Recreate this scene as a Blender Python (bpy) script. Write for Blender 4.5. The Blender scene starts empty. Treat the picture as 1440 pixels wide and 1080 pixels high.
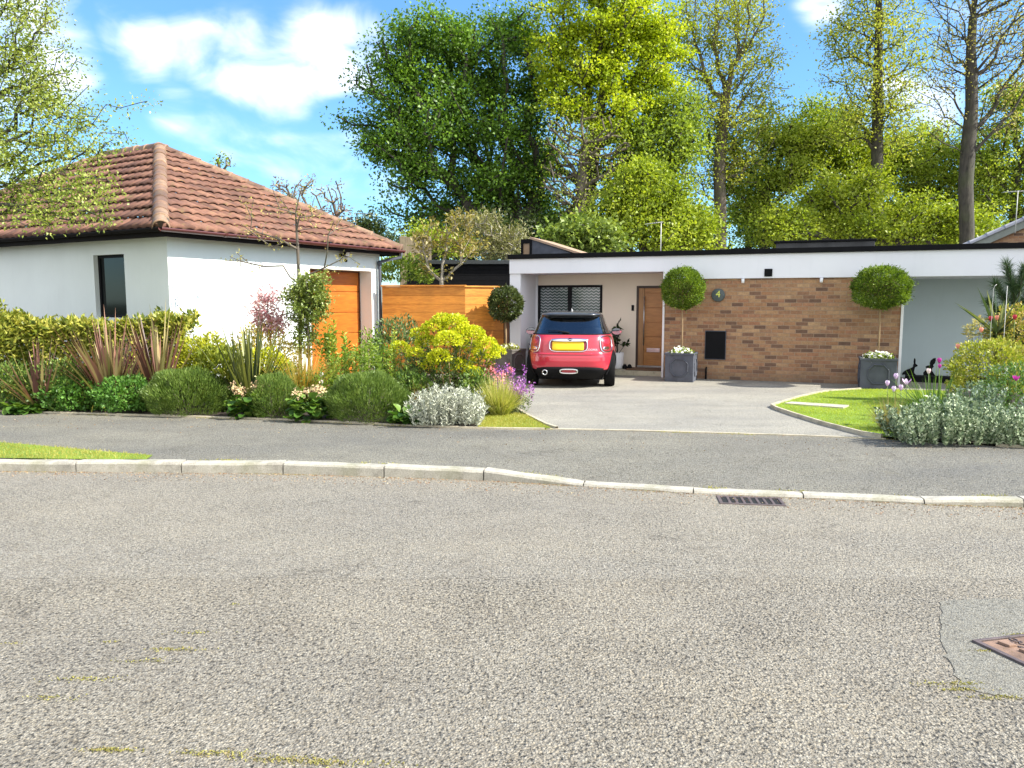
import bpy, bmesh, math, random
import numpy as np
from mathutils import Vector, Matrix
rad = math.radians
scene = bpy.context.scene
COL = scene.collection
random.seed(4); 

# ------------------------------------------------------------------ camera
CH = 1.6; F = 1082.0; PITCH = math.atan(116 / F)
CAMP = np.array([0, 0, CH])
FW = np.array([0, math.cos(PITCH), -math.sin(PITCH)]); UP = np.array([0, math.sin(PITCH), math.cos(PITCH)])
cd = bpy.data.cameras.new('camera'); cam = bpy.data.objects.new('camera', cd); COL.objects.link(cam)
cam.location = (0, 0, CH); cam.rotation_euler = (math.pi / 2 - PITCH, 0, 0)
cd.sensor_width = 36; cd.lens = 36 * F / 1440; cd.clip_end = 3000; cd.clip_start = .05
scene.camera = cam

def ray(px, py):
    return FW + (px - 720) / F * np.array([1., 0, 0]) - (py - 540) / F * UP
def G(px, py, z=0.):
    d = ray(px, py); return CAMP + d * ((z - CH) / d[2])
def P(px, py, Y):
    d = ray(px, py); return CAMP + d * (Y / d[1])
def along(O, D, px):
    N = np.cross(ray(px, 0), ray(px, 1000)); O = np.array(O, float); D = np.array(D, float)
    return -N.dot(O - CAMP) / N.dot(D)

# ------------------------------------------------------------------ object helpers
def tag(o, label=None, cat=None, group=None, kind=None):
    if label: o['label'] = label
    if cat: o['category'] = cat
    if group: o['group'] = group
    if kind: o['kind'] = kind
    return o
def thing(name, label, cat, loc=(0, 0, 0), rz=0., group=None):
    o = bpy.data.objects.new(name, None); COL.objects.link(o)
    o.location = tuple(loc); o.rotation_euler = (0, 0, rz); o.empty_display_size = .1
    return tag(o, label, cat, group)
def link(name, me, mat, parent=None):
    o = bpy.data.objects.new(name, me); COL.objects.link(o)
    if mat is not None and not me.materials: me.materials.append(mat)
    if parent is not None: o.parent = parent
    return o
def copy_tree(o, parent=None):
    c = o.copy(); COL.objects.link(c); c.parent = parent
    for ch in list(o.children): copy_tree(ch, c)
    return c

class MB:
    def __init__(s): s.v = []; s.f = []; s.sm = []
    def add(s, vs, fs, smooth=False):
        n = len(s.v); s.v += [tuple(map(float, v)) for v in vs]
        for f in fs: s.f.append([i + n for i in f]); s.sm.append(smooth)
        return s
    def box(s, a, b):
        x0, y0, z0 = a; x1, y1, z1 = b
        return s.add([(x0,y0,z0),(x1,y0,z0),(x1,y1,z0),(x0,y1,z0),(x0,y0,z1),(x1,y0,z1),(x1,y1,z1),(x0,y1,z1)],
              [(0,3,2,1),(4,5,6,7),(0,1,5,4),(1,2,6,5),(2,3,7,6),(3,0,4,7)])
    def cbox(s, c, size, R=None):
        n = len(s.v); h = [q / 2 for q in size]
        s.box((-h[0], -h[1], -h[2]), (h[0], h[1], h[2]))
        for i in range(n, len(s.v)):
            v = Vector(s.v[i])
            if R is not None: v = R @ v
            s.v[i] = tuple(v + Vector(c))
        return s
    def bbox(s, a, b, w, h):      # bar from a to b, width w, height h
        a = Vector(a); b = Vector(b); d = b - a
        q = d.to_track_quat('Y', 'Z').to_matrix()
        return s.cbox((a + b) / 2, (w, d.length, h), q)
    def prism(s, poly, z0, z1):
        n = len(poly)
        return s.add([(p[0], p[1], z0) for p in poly] + [(p[0], p[1], z1) for p in poly],
              [list(range(n))[::-1], list(range(n, 2 * n))] + [(i, (i + 1) % n, n + (i + 1) % n, n + i) for i in range(n)])
    def tube(s, pts, r, n=8, cap=True, smooth=True):
        pts = [Vector(p) for p in pts]; m = len(pts)
        rs = r if hasattr(r, '__len__') else [r] * m
        vs = []; prev = None
        for i, p in enumerate(pts):
            d = (pts[min(i + 1, m - 1)] - pts[max(i - 1, 0)]).normalized()
            if prev is None: a = d.orthogonal().normalized()
            else: a = (prev - d * prev.dot(d)).normalized()
            prev = a; b = d.cross(a)
            for k in range(n):
                t = 2 * math.pi * k / n
                vs.append(p + (a * math.cos(t) + b * math.sin(t)) * rs[i])
        fs = [(i*n+k, i*n+(k+1)%n, (i+1)*n+(k+1)%n, (i+1)*n+k) for i in range(m-1) for k in range(n)]
        s.add(vs, fs, smooth)
        if cap:
            k = len(s.v) - m * n
            s.f.append([k + i for i in range(n)][::-1]); s.sm.append(False)
            s.f.append([k + (m-1)*n + i for i in range(n)]); s.sm.append(False)
        return s
    def lathe(s, prof, c=(0, 0, 0), n=24, axis='z'):
        vs = []
        for r, z in prof:
            for k in range(n):
                t = 2 * math.pi * k / n; x, y = r * math.cos(t), r * math.sin(t)
                v = (x, y, z) if axis == 'z' else ((z, x, y) if axis == 'x' else (x, z, y))
                vs.append((v[0]+c[0], v[1]+c[1], v[2]+c[2]))
        fs = [(i*n+k, i*n+(k+1)%n, (i+1)*n+(k+1)%n, (i+1)*n+k) for i in range(len(prof)-1) for k in range(n)]
        return s.add(vs, fs, True)
    def build(s, name, mat, parent=None, bevel=0., loc=None):
        me = bpy.data.meshes.new(name); me.from_pydata(s.v, [], s.f)
        me.polygons.foreach_set('use_smooth', s.sm); me.update()
        o = link(name, me, mat, parent)
        if loc is not None: o.location = tuple(loc)
        if bevel:
            m = o.modifiers.new('bevel', 'BEVEL'); m.width = bevel; m.segments = 2; m.limit_method = 'ANGLE'; m.angle_limit = rad(40)
        return o

def npmesh(name, V, Fc, rnd=None, smooth=False):
    V = np.asarray(V, np.float32); Fc = np.asarray(Fc, np.int32)
    me = bpy.data.meshes.new(name); M, k = Fc.shape
    me.vertices.add(len(V)); me.vertices.foreach_set('co', V.ravel())
    me.loops.add(M * k); me.loops.foreach_set('vertex_index', Fc.ravel())
    me.polygons.add(M); me.polygons.foreach_set('loop_start', np.arange(0, M * k, k, dtype=np.int32))
    if smooth: me.polygons.foreach_set('use_smooth', np.ones(M, bool))
    me.update(calc_edges=True)
    if rnd is not None:
        a = me.attributes.new('rnd', 'FLOAT', 'POINT'); a.data.foreach_set('value', np.asarray(rnd, np.float32))
    return me

def text_mesh(s, size, extrude):
    c = bpy.data.curves.new('t', 'FONT'); c.body = s; c.size = size; c.extrude = extrude
    c.align_x = 'CENTER'; c.align_y = 'CENTER'
    o = bpy.data.objects.new('t', c); COL.objects.link(o)
    dg = bpy.context.evaluated_depsgraph_get(); me = bpy.data.meshes.new_from_object(o.evaluated_get(dg))
    bpy.data.objects.remove(o); return me

# ------------------------------------------------------------------ materials
class NT:
    def __init__(s, name):
        s.m = bpy.data.materials.new(name); s.m.use_nodes = True; s.t = s.m.node_tree
        s.t.nodes.clear(); s.out = s.n('ShaderNodeOutputMaterial')
    def n(s, typ, **kw):
        x = s.t.nodes.new(typ)
        for k, v in kw.items():
            if k.startswith('_'): setattr(x, k[1:], v)
            else:
                k2 = k.replace('_', ' ')
                inp = next((i for i in x.inputs if i.name.lower() == k2.lower()), None)
                if inp is None: raise KeyError((typ, k))
                if isinstance(v, bpy.types.NodeSocket): s.t.links.new(v, inp)
                else: inp.default_value = v
        return x
    def l(s, a, b): s.t.links.new(a, b)
    def ramp(s, fac, stops, interp='LINEAR'):
        r = s.n('ShaderNodeValToRGB'); r.color_ramp.interpolation = interp
        e = r.color_ramp.elements
        while len(e) < len(stops): e.new(.5)
        for i, (p, c) in enumerate(stops):
            e[i].position = p
            if not hasattr(c, '__len__'): c = (c, c, c)
            e[i].color = (c[0], c[1], c[2], 1)
        s.l(fac, r.inputs[0]); return r.outputs[0]
    def mix(s, fac, a, b, mode='MIX'):
        x = s.n('ShaderNodeMix', _data_type='RGBA', _blend_type=mode)
        for k, v in ((0, fac), (6, a), (7, b)):
            if isinstance(v, bpy.types.NodeSocket): s.l(v, x.inputs[k])
            else: x.inputs[k].default_value = v if k == 0 or not hasattr(v, '__len__') else (*v[:3], 1)
        return x.outputs[2]
    def math(s, op, a, b=0., c=None):
        x = s.n('ShaderNodeMath', _operation=op)
        for k, v in enumerate((a, b) if c is None else (a, b, c)):
            if isinstance(v, bpy.types.NodeSocket): s.l(v, x.inputs[k])
            else: x.inputs[k].default_value = v
        return x.outputs[0]
    def pos(s, scale=(1, 1, 1), loc=(0, 0, 0), rot=(0, 0, 0)):
        tc = s.n('ShaderNodeTexCoord'); mp = s.n('ShaderNodeMapping', Scale=scale, Location=loc, Rotation=rot)
        s.l(tc.outputs['Object'], mp.inputs[0]); return mp.outputs[0]
    def noise(s, vec, scale, detail=4., rough=.55):
        return s.n('ShaderNodeTexNoise', Vector=vec, Scale=scale, Detail=detail, Roughness=rough).outputs[0]
    def bump(s, h, strength=.5, dist=.01, normal=None):
        b = s.n('ShaderNodeBump', Strength=strength, Distance=dist, Height=h)
        if normal is not None: s.l(normal, b.inputs['Normal'])
        return b.outputs[0]
    def bsdf(s, color, rough=.6, normal=None, **kw):
        b = s.n('ShaderNodeBsdfPrincipled')
        for k, v in (('Base Color', color), ('Roughness', rough)):
            if isinstance(v, bpy.types.NodeSocket): s.l(v, b.inputs[k])
            else: b.inputs[k].default_value = (*v[:3], 1) if k == 'Base Color' else v
        for k, v in kw.items(): b.inputs[k.replace('_', ' ')].default_value = v
        if normal is not None: s.l(normal, b.inputs['Normal'])
        s.l(b.outputs[0], s.out.inputs[0]); return b

def plain(name, col, rough=.55, var=.12, scale=6., bump=.1, bscale=60., bdist=.004, **kw):
    t = NT(name); p = t.pos()
    n1 = t.noise(p, scale, 5.)
    lo = tuple(c * (1 - var) for c in col); hi = tuple(min(1, c * (1 + var)) for c in col)
    c = t.ramp(n1, [(.3, lo), (.7, hi)])
    nb = t.bump(t.noise(p, bscale, 3.), bump, bdist) if bump else None
    t.bsdf(c, rough, nb, **kw); return t.m

def render_mat(name, col):
    t = NT(name); p = t.pos()
    n1 = t.noise(p, 1.2, 5.); c = t.ramp(n1, [(.3, tuple(x * .93 for x in col)), (.7, col)])
    st = t.noise(t.pos(scale=(5, 5, .5)), 2., 5.)
    c = t.mix(t.ramp(st, [(.55, 0.), (.8, .16)]), c, tuple(x * .75 for x in col))
    # damp and splashed dirt low on the wall
    sx = t.n('ShaderNodeSeparateXYZ', Vector=p)
    low = t.n('ShaderNodeMapRange', Value=sx.outputs[2]); low.inputs[1].default_value = .35; low.inputs[2].default_value = .0
    c = t.mix(t.math('MULTIPLY', low.outputs[0], t.math('MULTIPLY', t.noise(p, 9., 4.), .5)), c, (.3, .28, .22))
    t.bsdf(c, .85, t.bump(t.noise(p, 160., 2.), .25, .003)); return t.m

def asphalt(name, dark, lite, cell=58., warm=.0, stain=.35, gap=.035, bumps=.9, moss=False, seam=None):
    t = NT(name); p = t.pos()
    v = t.n('ShaderNodeTexVoronoi', _feature='F1', Vector=p, Scale=cell)
    v2 = t.n('ShaderNodeTexVoronoi', _feature='F1', Vector=p, Scale=cell * 2.1)
    sc = t.n('ShaderNodeSeparateColor', Color=v.outputs['Color'])
    sc2 = t.n('ShaderNodeSeparateColor', Color=v2.outputs['Color'])
    mid = tuple((a + b) / 2 for a, b in zip(dark, lite))
    stone = t.ramp(sc.outputs[0], [(0., dark), (.5, mid), (1., lite)])
    tint = t.ramp(sc.outputs[1], [(0., (1.08, 1.02, .92)), (.5, (1, 1, 1)), (1., (1.01, .99, .97))])
    stone = t.mix(1., stone, tint, 'MULTIPLY')
    stone = t.mix(1., stone, t.ramp(sc2.outputs[0], [(0., .74), (.7, 1.04), (1., 1.25)]), 'MULTIPLY')
    round_ = t.math('MULTIPLY', v.outputs['Distance'], 1.)
    # open pockets between chippings, wandering in size
    n1 = t.noise(p, cell * .62, 3., .65); n2 = t.noise(p, 1.3, 4., .6)
    amt = t.math('ADD', n1, t.math('MULTIPLY', t.math('SUBTRACT', n2, .5), .16))
    lo = .375
    if seam is not None:
        sx = t.n('ShaderNodeSeparateXYZ', Vector=p)
        wob = t.math('MULTIPLY', t.math('SUBTRACT', t.noise(p, 1.1, 4.), .5), .18)
        q = t.math('ADD', sx.outputs[1], wob)
        near = t.n('ShaderNodeMapRange', Value=q); near.inputs[1].default_value = seam + .03; near.inputs[2].default_value = seam - .03
        amt = t.math('SUBTRACT', amt, t.math('MULTIPLY', near.outputs[0], .035))
    c = t.mix(1., stone, t.ramp(amt, [(lo - .04, .25), (lo + .015, .75), (lo + .06, 1.03)]), 'MULTIPLY')
    c = t.mix(1., c, t.ramp(round_, [(.3, 1.04), (.75, .72)]), 'MULTIPLY')
    lg = t.noise(t.pos(scale=(.35, 1, 1)), .9, 5., .6)
    c = t.mix(1., c, t.ramp(lg, [(.3, (1 - stain, 1 - stain, 1 - stain * .9)), (.7, (1.1, 1.08, 1.03))]), 'MULTIPLY')
    sp = t.noise(p, 2.1, 6., .7); c = t.mix(1., c, t.ramp(sp, [(.34, (.9, .89, .88)), (.5, 1.)]), 'MULTIPLY')
    h = t.math('SUBTRACT', t.math('MULTIPLY', t.math('MINIMUM', amt, .5), 3.), t.math('MULTIPLY', round_, .8))
    nb = t.bump(h, bumps, .012)
    ck = t.n('ShaderNodeTexVoronoi', _feature='DISTANCE_TO_EDGE', Scale=.7)
    wv = t.n('ShaderNodeVectorMath', _operation='ADD'); ns = t.n('ShaderNodeTexNoise', Vector=p, Scale=2.5, Detail=6.)
    t.l(p, wv.inputs[0]); sb = t.n('ShaderNodeVectorMath', _operation='SCALE'); t.l(ns.outputs['Color'], sb.inputs[0]); sb.inputs['Scale'].default_value = .9
    t.l(sb.outputs[0], wv.inputs[1]); t.l(wv.outputs[0], ck.inputs['Vector'])
    brk = t.ramp(t.noise(p, .8, 2.), [(.48, 0.), (.56, 1.)])
    ckm = t.math('MULTIPLY', t.ramp(ck.outputs['Distance'], [(0., 1.), (.008, 0.)]), brk)
    c = t.mix(t.math('MULTIPLY', ckm, .65), c, (.07, .06, .045))
    if seam is not None:
        c = t.mix(t.math('MULTIPLY', near.outputs[0], .5), c, t.mix(1., c, (1., .97, .93), 'MULTIPLY'))
        ln = t.math('ABSOLUTE', t.math('SUBTRACT', q, seam)); c = t.mix(t.ramp(ln, [(0., .3), (.012, 0.)]), c, (.09, .08, .065))
    if moss:
        mm = t.ramp(t.noise(p, 3.2, 6., .7), [(.6, 0.), (.72, 1.)])
        c = t.mix(t.math('MULTIPLY', mm, .25), c, (.22, .19, .09))
    t.bsdf(c, .9, nb); return t.m

def wood(name, c1, c2, along_axis='x', scale=1., rough=.5, planks=None, var=.0):
    t = NT(name)
    st = {'x': (1.2, 14, 14), 'z': (14, 14, 1.2), 'y': (14, 1.2, 14)}[along_axis]
    p = t.pos(scale=tuple(q * scale for q in st))
    d = t.n('ShaderNodeTexNoise', Vector=p, Scale=1.6, Detail=6., Distortion=1.2).outputs[0]
    f = t.noise(t.pos(scale=tuple(q * scale * 5 for q in st)), 1., 3.)
    c = t.ramp(d, [(.25, c2), (.5, tuple((a + b) / 2 for a, b in zip(c1, c2))), (.72, c1)])
    c = t.mix(.5, c, t.ramp(f, [(.3, c2), (.7, c1)]))
    if planks:
        sx = t.n('ShaderNodeSeparateXYZ', Vector=t.pos()); wn = t.n('ShaderNodeTexWhiteNoise', _noise_dimensions='1D'); t.l(t.math('FLOOR', t.math('MULTIPLY', sx.outputs[2], 1 / planks)), wn.inputs['W'])
        c = t.mix(1., c, t.ramp(wn.outputs['Value'], [(0., (.78, .72, .68)), (1., (1.12, 1.12, 1.1))]), 'MULTIPLY')
        kn = t.n('ShaderNodeTexVoronoi', Vector=t.pos(scale=(1.5, 1.5, 5)), Scale=1.3); c = t.mix(t.ramp(kn.outputs['Distance'], [(.03, .8), (.12, 0.)]), c, tuple(x * .35 for x in c2))
    big = t.noise(t.pos(), 1.7, 3.); c = t.mix(1., c, t.ramp(big, [(.3, .78), (.7, 1.15)]), 'MULTIPLY')
    t.bsdf(c, rough, t.bump(d, .25, .003)); return t.m

def leafmat(name, cols, rough=.45, trans=.3, spec=.4, tcol=None):
    t = NT(name); a = t.n('ShaderNodeAttribute', _attribute_name='rnd')
    c = t.ramp(a.outputs['Fac'], [(i / (len(cols) - 1), q) for i, q in enumerate(cols)])
    b = t.bsdf(c, rough); b.inputs['Specular IOR Level'].default_value = spec
    tr = t.n('ShaderNodeBsdfTranslucent'); cc = t.mix(1., c, tcol or (1.25, 1.25, .5), 'MULTIPLY'); t.l(cc, tr.inputs[0])
    m = t.n('ShaderNodeMixShader'); m.inputs[0].default_value = trans
    t.l(b.outputs[0], m.inputs[1]); t.l(tr.outputs[0], m.inputs[2]); t.l(m.outputs[0], t.out.inputs[0])
    return t.m

def bark(name, c1, c2, scale=1.):
    t = NT(name); p = t.pos(scale=(1, 1, .25))
    n = t.noise(p, 9. * scale, 6., .65)
    c = t.ramp(n, [(.3, c2), (.65, c1)])
    c = t.mix(t.ramp(t.noise(t.pos(), 1.1, 3.), [(.5, 0.), (.7, .35)]), c, (.07, .09, .03))
    t.bsdf(c, .9, t.bump(n, .6, .03)); return t.m

# ------------------------------------------------------------------ foliage helpers
def unit(a): return a / (np.linalg.norm(a, axis=-1, keepdims=True) + 1e-9)
def leaf_arrays(p, d, L, W, rng, fold=.25, roll=None, rnd=None):
    """kite leaves: p base, d unit direction"""
    n = len(p); L = np.broadcast_to(L, (n,))[:, None]; W = np.broadcast_to(W, (n,))[:, None]
    r = rng.normal(size=(n, 3)) if roll is None else roll
    s = unit(np.cross(d, r)); u = np.cross(s, d)
    mid = p + d * L * .45
    V = np.stack([p, mid + s * W * .5 + u * W * fold, p + d * L - u * L * .12, mid - s * W * .5 + u * W * fold], 1).reshape(-1, 3)
    Fc = np.arange(4 * n).reshape(n, 4)
    rn = rng.random(n) if rnd is None else rnd
    return V, Fc, np.repeat(np.clip(rn, 0, 1), 4)
def merge(parts):
    V = []; Fs = []; R = []; k = 0
    for v, f, r in parts:
        V.append(v); Fs.append(f + k); R.append(r); k += len(v)
    return np.concatenate(V), np.concatenate(Fs), np.concatenate(R)
def foliage(name, parts, mat, parent=None):
    V, Fc, R = merge(parts) if isinstance(parts, list) else parts
    return link(name, npmesh(name, V, Fc, R), mat, parent)
def blade_arrays(p, d, L, W, bend, rng, seg=5, rnd=None, taper=.7, twist=None, flat=None):
    n = len(p); L = np.broadcast_to(L, (n,)); W = np.broadcast_to(W, (n,)); bend = np.broadcast_to(bend, (n,))
    r = rng.normal(size=(n, 3)) if flat is None else flat
    s = unit(np.cross(d, r)); t = np.linspace(0, 1, seg + 1)
    h = unit(d * np.array([1, 1, 0]) + 1e-6)
    c = p[:, None] + d[:, None] * (L[:, None] * t)[..., None] + np.array([0, 0, -1.]) * (L[:, None] * bend[:, None] * t ** 2)[..., None]
    w = W[:, None] * np.clip((1 - t) ** taper * (.55 + 1.2 * t * (1 - t) * 1.6), .02, 1)[None]
    a = c + s[:, None] * w[..., None] * .5; b = c - s[:, None] * w[..., None] * .5
    V = np.stack([a, b], 2).reshape(-1, 3)                    # n,(seg+1),2
    base = (np.arange(n) * (seg + 1) * 2)[:, None] + (np.arange(seg) * 2)[None]
    Fc = np.stack([base, base + 1, base + 3, base + 2], -1).reshape(-1, 4)
    rn = rng.random(n) if rnd is None else rnd
    return V, Fc, np.repeat(np.clip(rn, 0, 1), (seg + 1) * 2)
def ell_shell(n, c, r, rng, inner=.75, zmin=-1., rough=.12):
    d = unit(rng.normal(size=(int(n * 2.2), 3))); d = d[d[:, 2] > zmin][:n]
    k = inner + (1 - inner) * rng.random(len(d)) ** .5
    k = k * (1 + rough * np.sin(d[:, 0] * 7 + c[0]) * np.sin(d[:, 1] * 6 + 1) + rough * np.sin(d[:, 2] * 9 + 2 * c[0]) * .6)
    return np.array(c) + d * np.array(r) * k[:, None], unit(d / np.array(r)), k
def tubes_from_edges(A, B, ra, rb, sides):
    n = len(A); d = unit(B - A); ref = np.where(np.abs(d[:, 2:3]) > .9, np.array([[1., 0, 0]]), np.array([[0, 0, 1.]]))
    a = unit(np.cross(d, ref)); b = np.cross(d, a); th = np.arange(sides) * 2 * np.pi / sides
    ring = a[:, None] * np.cos(th)[None, :, None] + b[:, None] * np.sin(th)[None, :, None]
    ext = d * (rb * .5)[:, None]
    V = np.concatenate([A[:, None] + ring * ra[:, None, None], (B + ext)[:, None] + ring * rb[:, None, None]], 1).reshape(-1, 3)
    k = np.arange(sides); base = (np.arange(n) * 2 * sides)[:, None]
    Fc = np.stack([base + k, base + (k + 1) % sides, base + sides + (k + 1) % sides, base + sides + k], -1).reshape(-1, 4)
    return V, Fc

def grow(trunk, blobs, ntip, rng, k=.3, step=.8, jit=.06, updir=.35, shell=.5, tj=.012):
    """skeleton: trunk polyline + nearest-cheapest connection of every tip"""
    pts = []; par = []; plen = []
    tr = [np.array(q, float) for q in trunk]
    for i in range(len(tr) - 1):
        m = max(2, int(np.linalg.norm(tr[i+1] - tr[i]) / step))
        for j in range(m):
            pts.append(tr[i] + (tr[i+1] - tr[i]) * j / m + (rng.normal(size=3) * tj * step if (i or j) else 0))
            par.append(len(pts) - 2); plen.append(0 if len(pts) == 1 else plen[-1] + step)
    pts.append(tr[-1]); par.append(len(pts) - 2); plen.append(plen[-1] + step)
    nt = len(pts); zmin = tr[0][2] + (tr[-1][2] - tr[0][2]) * .25
    w = np.array([b[2] if len(b) > 2 else b[1][0] * b[1][1] * b[1][2] for b in blobs], float) ** (.75); w /= w.sum()
    A = []
    for b, q in zip(blobs, w):
        m = max(2, int(ntip * q)); d = unit(rng.normal(size=(m, 3))); rr = (shell + (1 - shell) * rng.random(m)) ** .7
        rr = np.where(rng.random(m) < .25, rng.random(m) * .8, rr)
        ph = rng.random(6) * 6.28; rr = rr * (1 + .2 * np.sin(d[:, 0] * 5 + ph[0]) * np.sin(d[:, 2] * 5 + ph[1]) + .16 * np.sin(d[:, 2] * 8 + ph[2] + d[:, 0] * 7) + .08 * rng.normal(size=m))
        A.append(np.array(b[0]) + d * np.array(b[1]) * rr[:, None])
    A = np.concatenate(A)
    N = len(A) * 8 + nt + 10; PT = np.zeros((N, 3)); PT[:nt] = pts; PL = np.full(N, 1e9); PL[:nt] = plen
    low = PT[:, 2] < zmin; cnt = nt; PAR = list(par)
    order = np.argsort(np.min(np.linalg.norm(A[:, None] - PT[None, :nt:2], axis=2), 1))
    tips = []
    for ai in order:
        a = A[ai]; dv = a - PT[:cnt]; d = np.linalg.norm(dv, axis=1)
        cost = d + k * PL[:cnt] + np.where(PT[:cnt, 2] < zmin, 50, 0) + np.clip(PT[:cnt, 2] - a[2], 0, None) * .6
        j = int(np.argmin(cost)); D = d[j]
        m = int(min(7, max(1, round(D / step)))); p0 = PT[j].copy()
        pd = unit(p0 - PT[PAR[j]]) if PAR[j] >= 0 else np.array([0, 0, 1.])
        ctrl = p0 + D * .45 * unit(pd * .6 + unit(a - p0) + np.array([0, 0, updir]))
        last = j
        for q in range(1, m + 1):
            t = q / m; x = (1-t)**2 * p0 + 2*t*(1-t) * ctrl + t*t * a
            if q < m: x = x + rng.normal(size=3) * jit * D / m
            PT[cnt] = x; PAR.append(last); PL[cnt] = PL[last] + D / m; last = cnt; cnt += 1
        tips.append(last)
    return PT[:cnt], np.array(PAR), np.array(tips), nt

def branches(name, PT, PAR, r_base, mat, parent, off, p=2.3, rmin=.004, mass=None):
    n = len(PT); acc = np.zeros(n); ch = np.bincount(PAR[1:], minlength=n)
    acc[ch == 0] = 1.
    for i in range(n - 1, 0, -1): acc[PAR[i]] += acc[i]
    R = np.maximum(rmin, r_base * (acc / acc[0]) ** (1 / p))
    # gentle taper of the bare bole
    R[0] *= 1.25
    A = PT[PAR[1:]] - off; B = PT[1:] - off; ra = np.minimum(R[PAR[1:]], R[1:] * 1.35); rb = R[1:]
    big = rb > r_base * .12; parts = []; k = 0; Vs = []; Fs = []
    for msk, sd in ((big, 9), (~big, 4)):
        if msk.any():
            V, Fc = tubes_from_edges(A[msk], B[msk], ra[msk], rb[msk], sd); Vs.append(V); Fs.append(Fc + k); k += len(V)
    me = npmesh(name, np.concatenate(Vs), np.concatenate(Fs), smooth=True)
    return link(name, me, mat, parent)

def tree(name, label, cat, trunk, blobs, ntip, r, leaf, mats, seed, group=None, k=.3, step=.9, jit=.06,
         updir=.35, rmin=.012, along_twigs=.35, shell=.5, flat=.7, p=2.3):
    """leaf = (per tip, spread, length, width)"""
    rng = np.random.default_rng(seed)
    PT, PAR, tips, nt = grow(trunk, blobs, ntip, rng, k, step, jit, updir, shell)
    off = np.array(trunk[0], float)
    root = thing(name, label, cat, off, 0, group)
    branches('trunk', PT, PAR, r, mats[0], root, off, rmin=rmin, p=p)
    per, sp, L, W = leaf
    if per > 0:
        nper = rng.poisson(per, len(tips)); idx = np.repeat(np.arange(len(tips)), nper)
        cl = rng.random(len(tips)); c = PT[tips][idx] - off
        tw = rng.random(len(idx)) < along_twigs
        par = PT[PAR[tips]][idx] - off; f = rng.random(len(idx))[:, None]
        c = np.where(tw[:, None], par * f + c * (1 - f), c)
        g = rng.normal(size=(len(idx), 3)); g /= np.maximum(1, np.linalg.norm(g, axis=1, keepdims=True) / 1.7)
        pos = c + g * sp * np.array([1, 1, flat]) * np.where(tw, .5, 1.)[:, None]
        d = unit(g * .6 + rng.normal(size=g.shape) * .7 + np.array([0, 0, .1]))
        sz = rng.uniform(.65, 1.2, len(idx))
        V = leaf_arrays(pos, d, L * sz, W * sz, rng, roll=unit(rng.normal(size=g.shape) * .8 + np.array([0, 0, 1.])), rnd=.55 * cl[idx] + .45 * rng.random(len(idx)))
        foliage('crown', V, mats[1], root)
    return root
def B(px, py, rx, ry, Y, rd=None):
    """crown lobe seen round (px,py)"""
    c = P(px, py, Y); s = Y / F
    return (c, np.array([rx * s, (rd if rd else rx * .8) * s, ry * s]))

# ------------------------------------------------------------------ light and sky
SH = np.array([.963, -.27]); SH /= np.linalg.norm(SH); EL = rad(41)
sd = Vector((SH[0] * math.cos(EL), SH[1] * math.cos(EL), math.sin(EL)))
sl = bpy.data.lights.new('sun', 'SUN'); sl.energy = 4.1; sl.angle = rad(.5); sl.color = (1., .955, .87)
so = bpy.data.objects.new('sun', sl); COL.objects.link(so); so.rotation_euler = (-sd).to_track_quat('-Z', 'Y').to_euler(); so.location = (20, -10, 30)
w = bpy.data.worlds.new('World'); scene.world = w; w.use_nodes = True
wt = NT.__new__(NT); wt.t = w.node_tree; wt.t.nodes.clear(); wt.out = wt.n('ShaderNodeOutputWorld')
sky = wt.n('ShaderNodeTexSky', _sky_type='NISHITA', _sun_disc=False, _sun_elevation=EL, _sun_rotation=math.atan2(SH[0], SH[1]))
sky.air_density = 1.0; sky.dust_density = .3; sky.ozone_density = 2.2
tc = wt.n('ShaderNodeTexCoord'); dirn = tc.outputs['Generated']
def wdir(px, py): return tuple(unit(ray(px, py)))
acc = None
CL = [(165,42,2.6,.7),(205,60,3.2,.85),(260,62,3.2,.7),(300,72,3.6,.85),(350,90,4.2,1.),(400,105,4.6,1.),(445,85,4.6,1.),(500,78,4.2,.95),(395,135,3.2,.75),(245,160,2.6,.75),(280,178,3,.65),(330,195,4,.5),(400,205,4.5,.5),(470,215,5,.5),(540,230,4.5,.5),(60,60,4.5,1.),(20,110,4.5,.8),
      (1290,150,4.5,.9),(1330,70,4,.5),(1160,5,2.5,.8),(1200,210,4,.5),(-300,120,16,.8),(1750,120,14,.8)]
for px, py, dg, am in CL:
    dp = wt.n('ShaderNodeVectorMath', _operation='DOT_PRODUCT'); wt.l(dirn, dp.inputs[0]); dp.inputs[1].default_value = wdir(px, py)
    mr = wt.n('ShaderNodeMapRange', _interpolation_type='SMOOTHSTEP', Value=dp.outputs['Value'])
    mr.inputs[1].default_value = math.cos(rad(dg)); mr.inputs[2].default_value = math.cos(rad(dg * .15)); mr.inputs[4].default_value = am
    acc = mr.outputs[0] if acc is None else wt.math('MAXIMUM', acc, mr.outputs[0])
mp = wt.n('ShaderNodeMapping', Vector=dirn, Scale=(2.2, 2.2, 4.2), Rotation=(0, rad(14), 0))
cn = wt.n('ShaderNodeTexNoise', Vector=mp.outputs[0], Scale=4.6, Detail=10., Roughness=.5, Distortion=.5).outputs[0]
cl1 = wt.n('ShaderNodeMapRange', Value=wt.math('ADD', cn, wt.math('MULTIPLY', acc, .34)), _interpolation_type='SMOOTHSTEP')
cl1.inputs[1].default_value = .56; cl1.inputs[2].default_value = 1.04
sz_ = wt.n('ShaderNodeSeparateXYZ', Vector=dirn)
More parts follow.
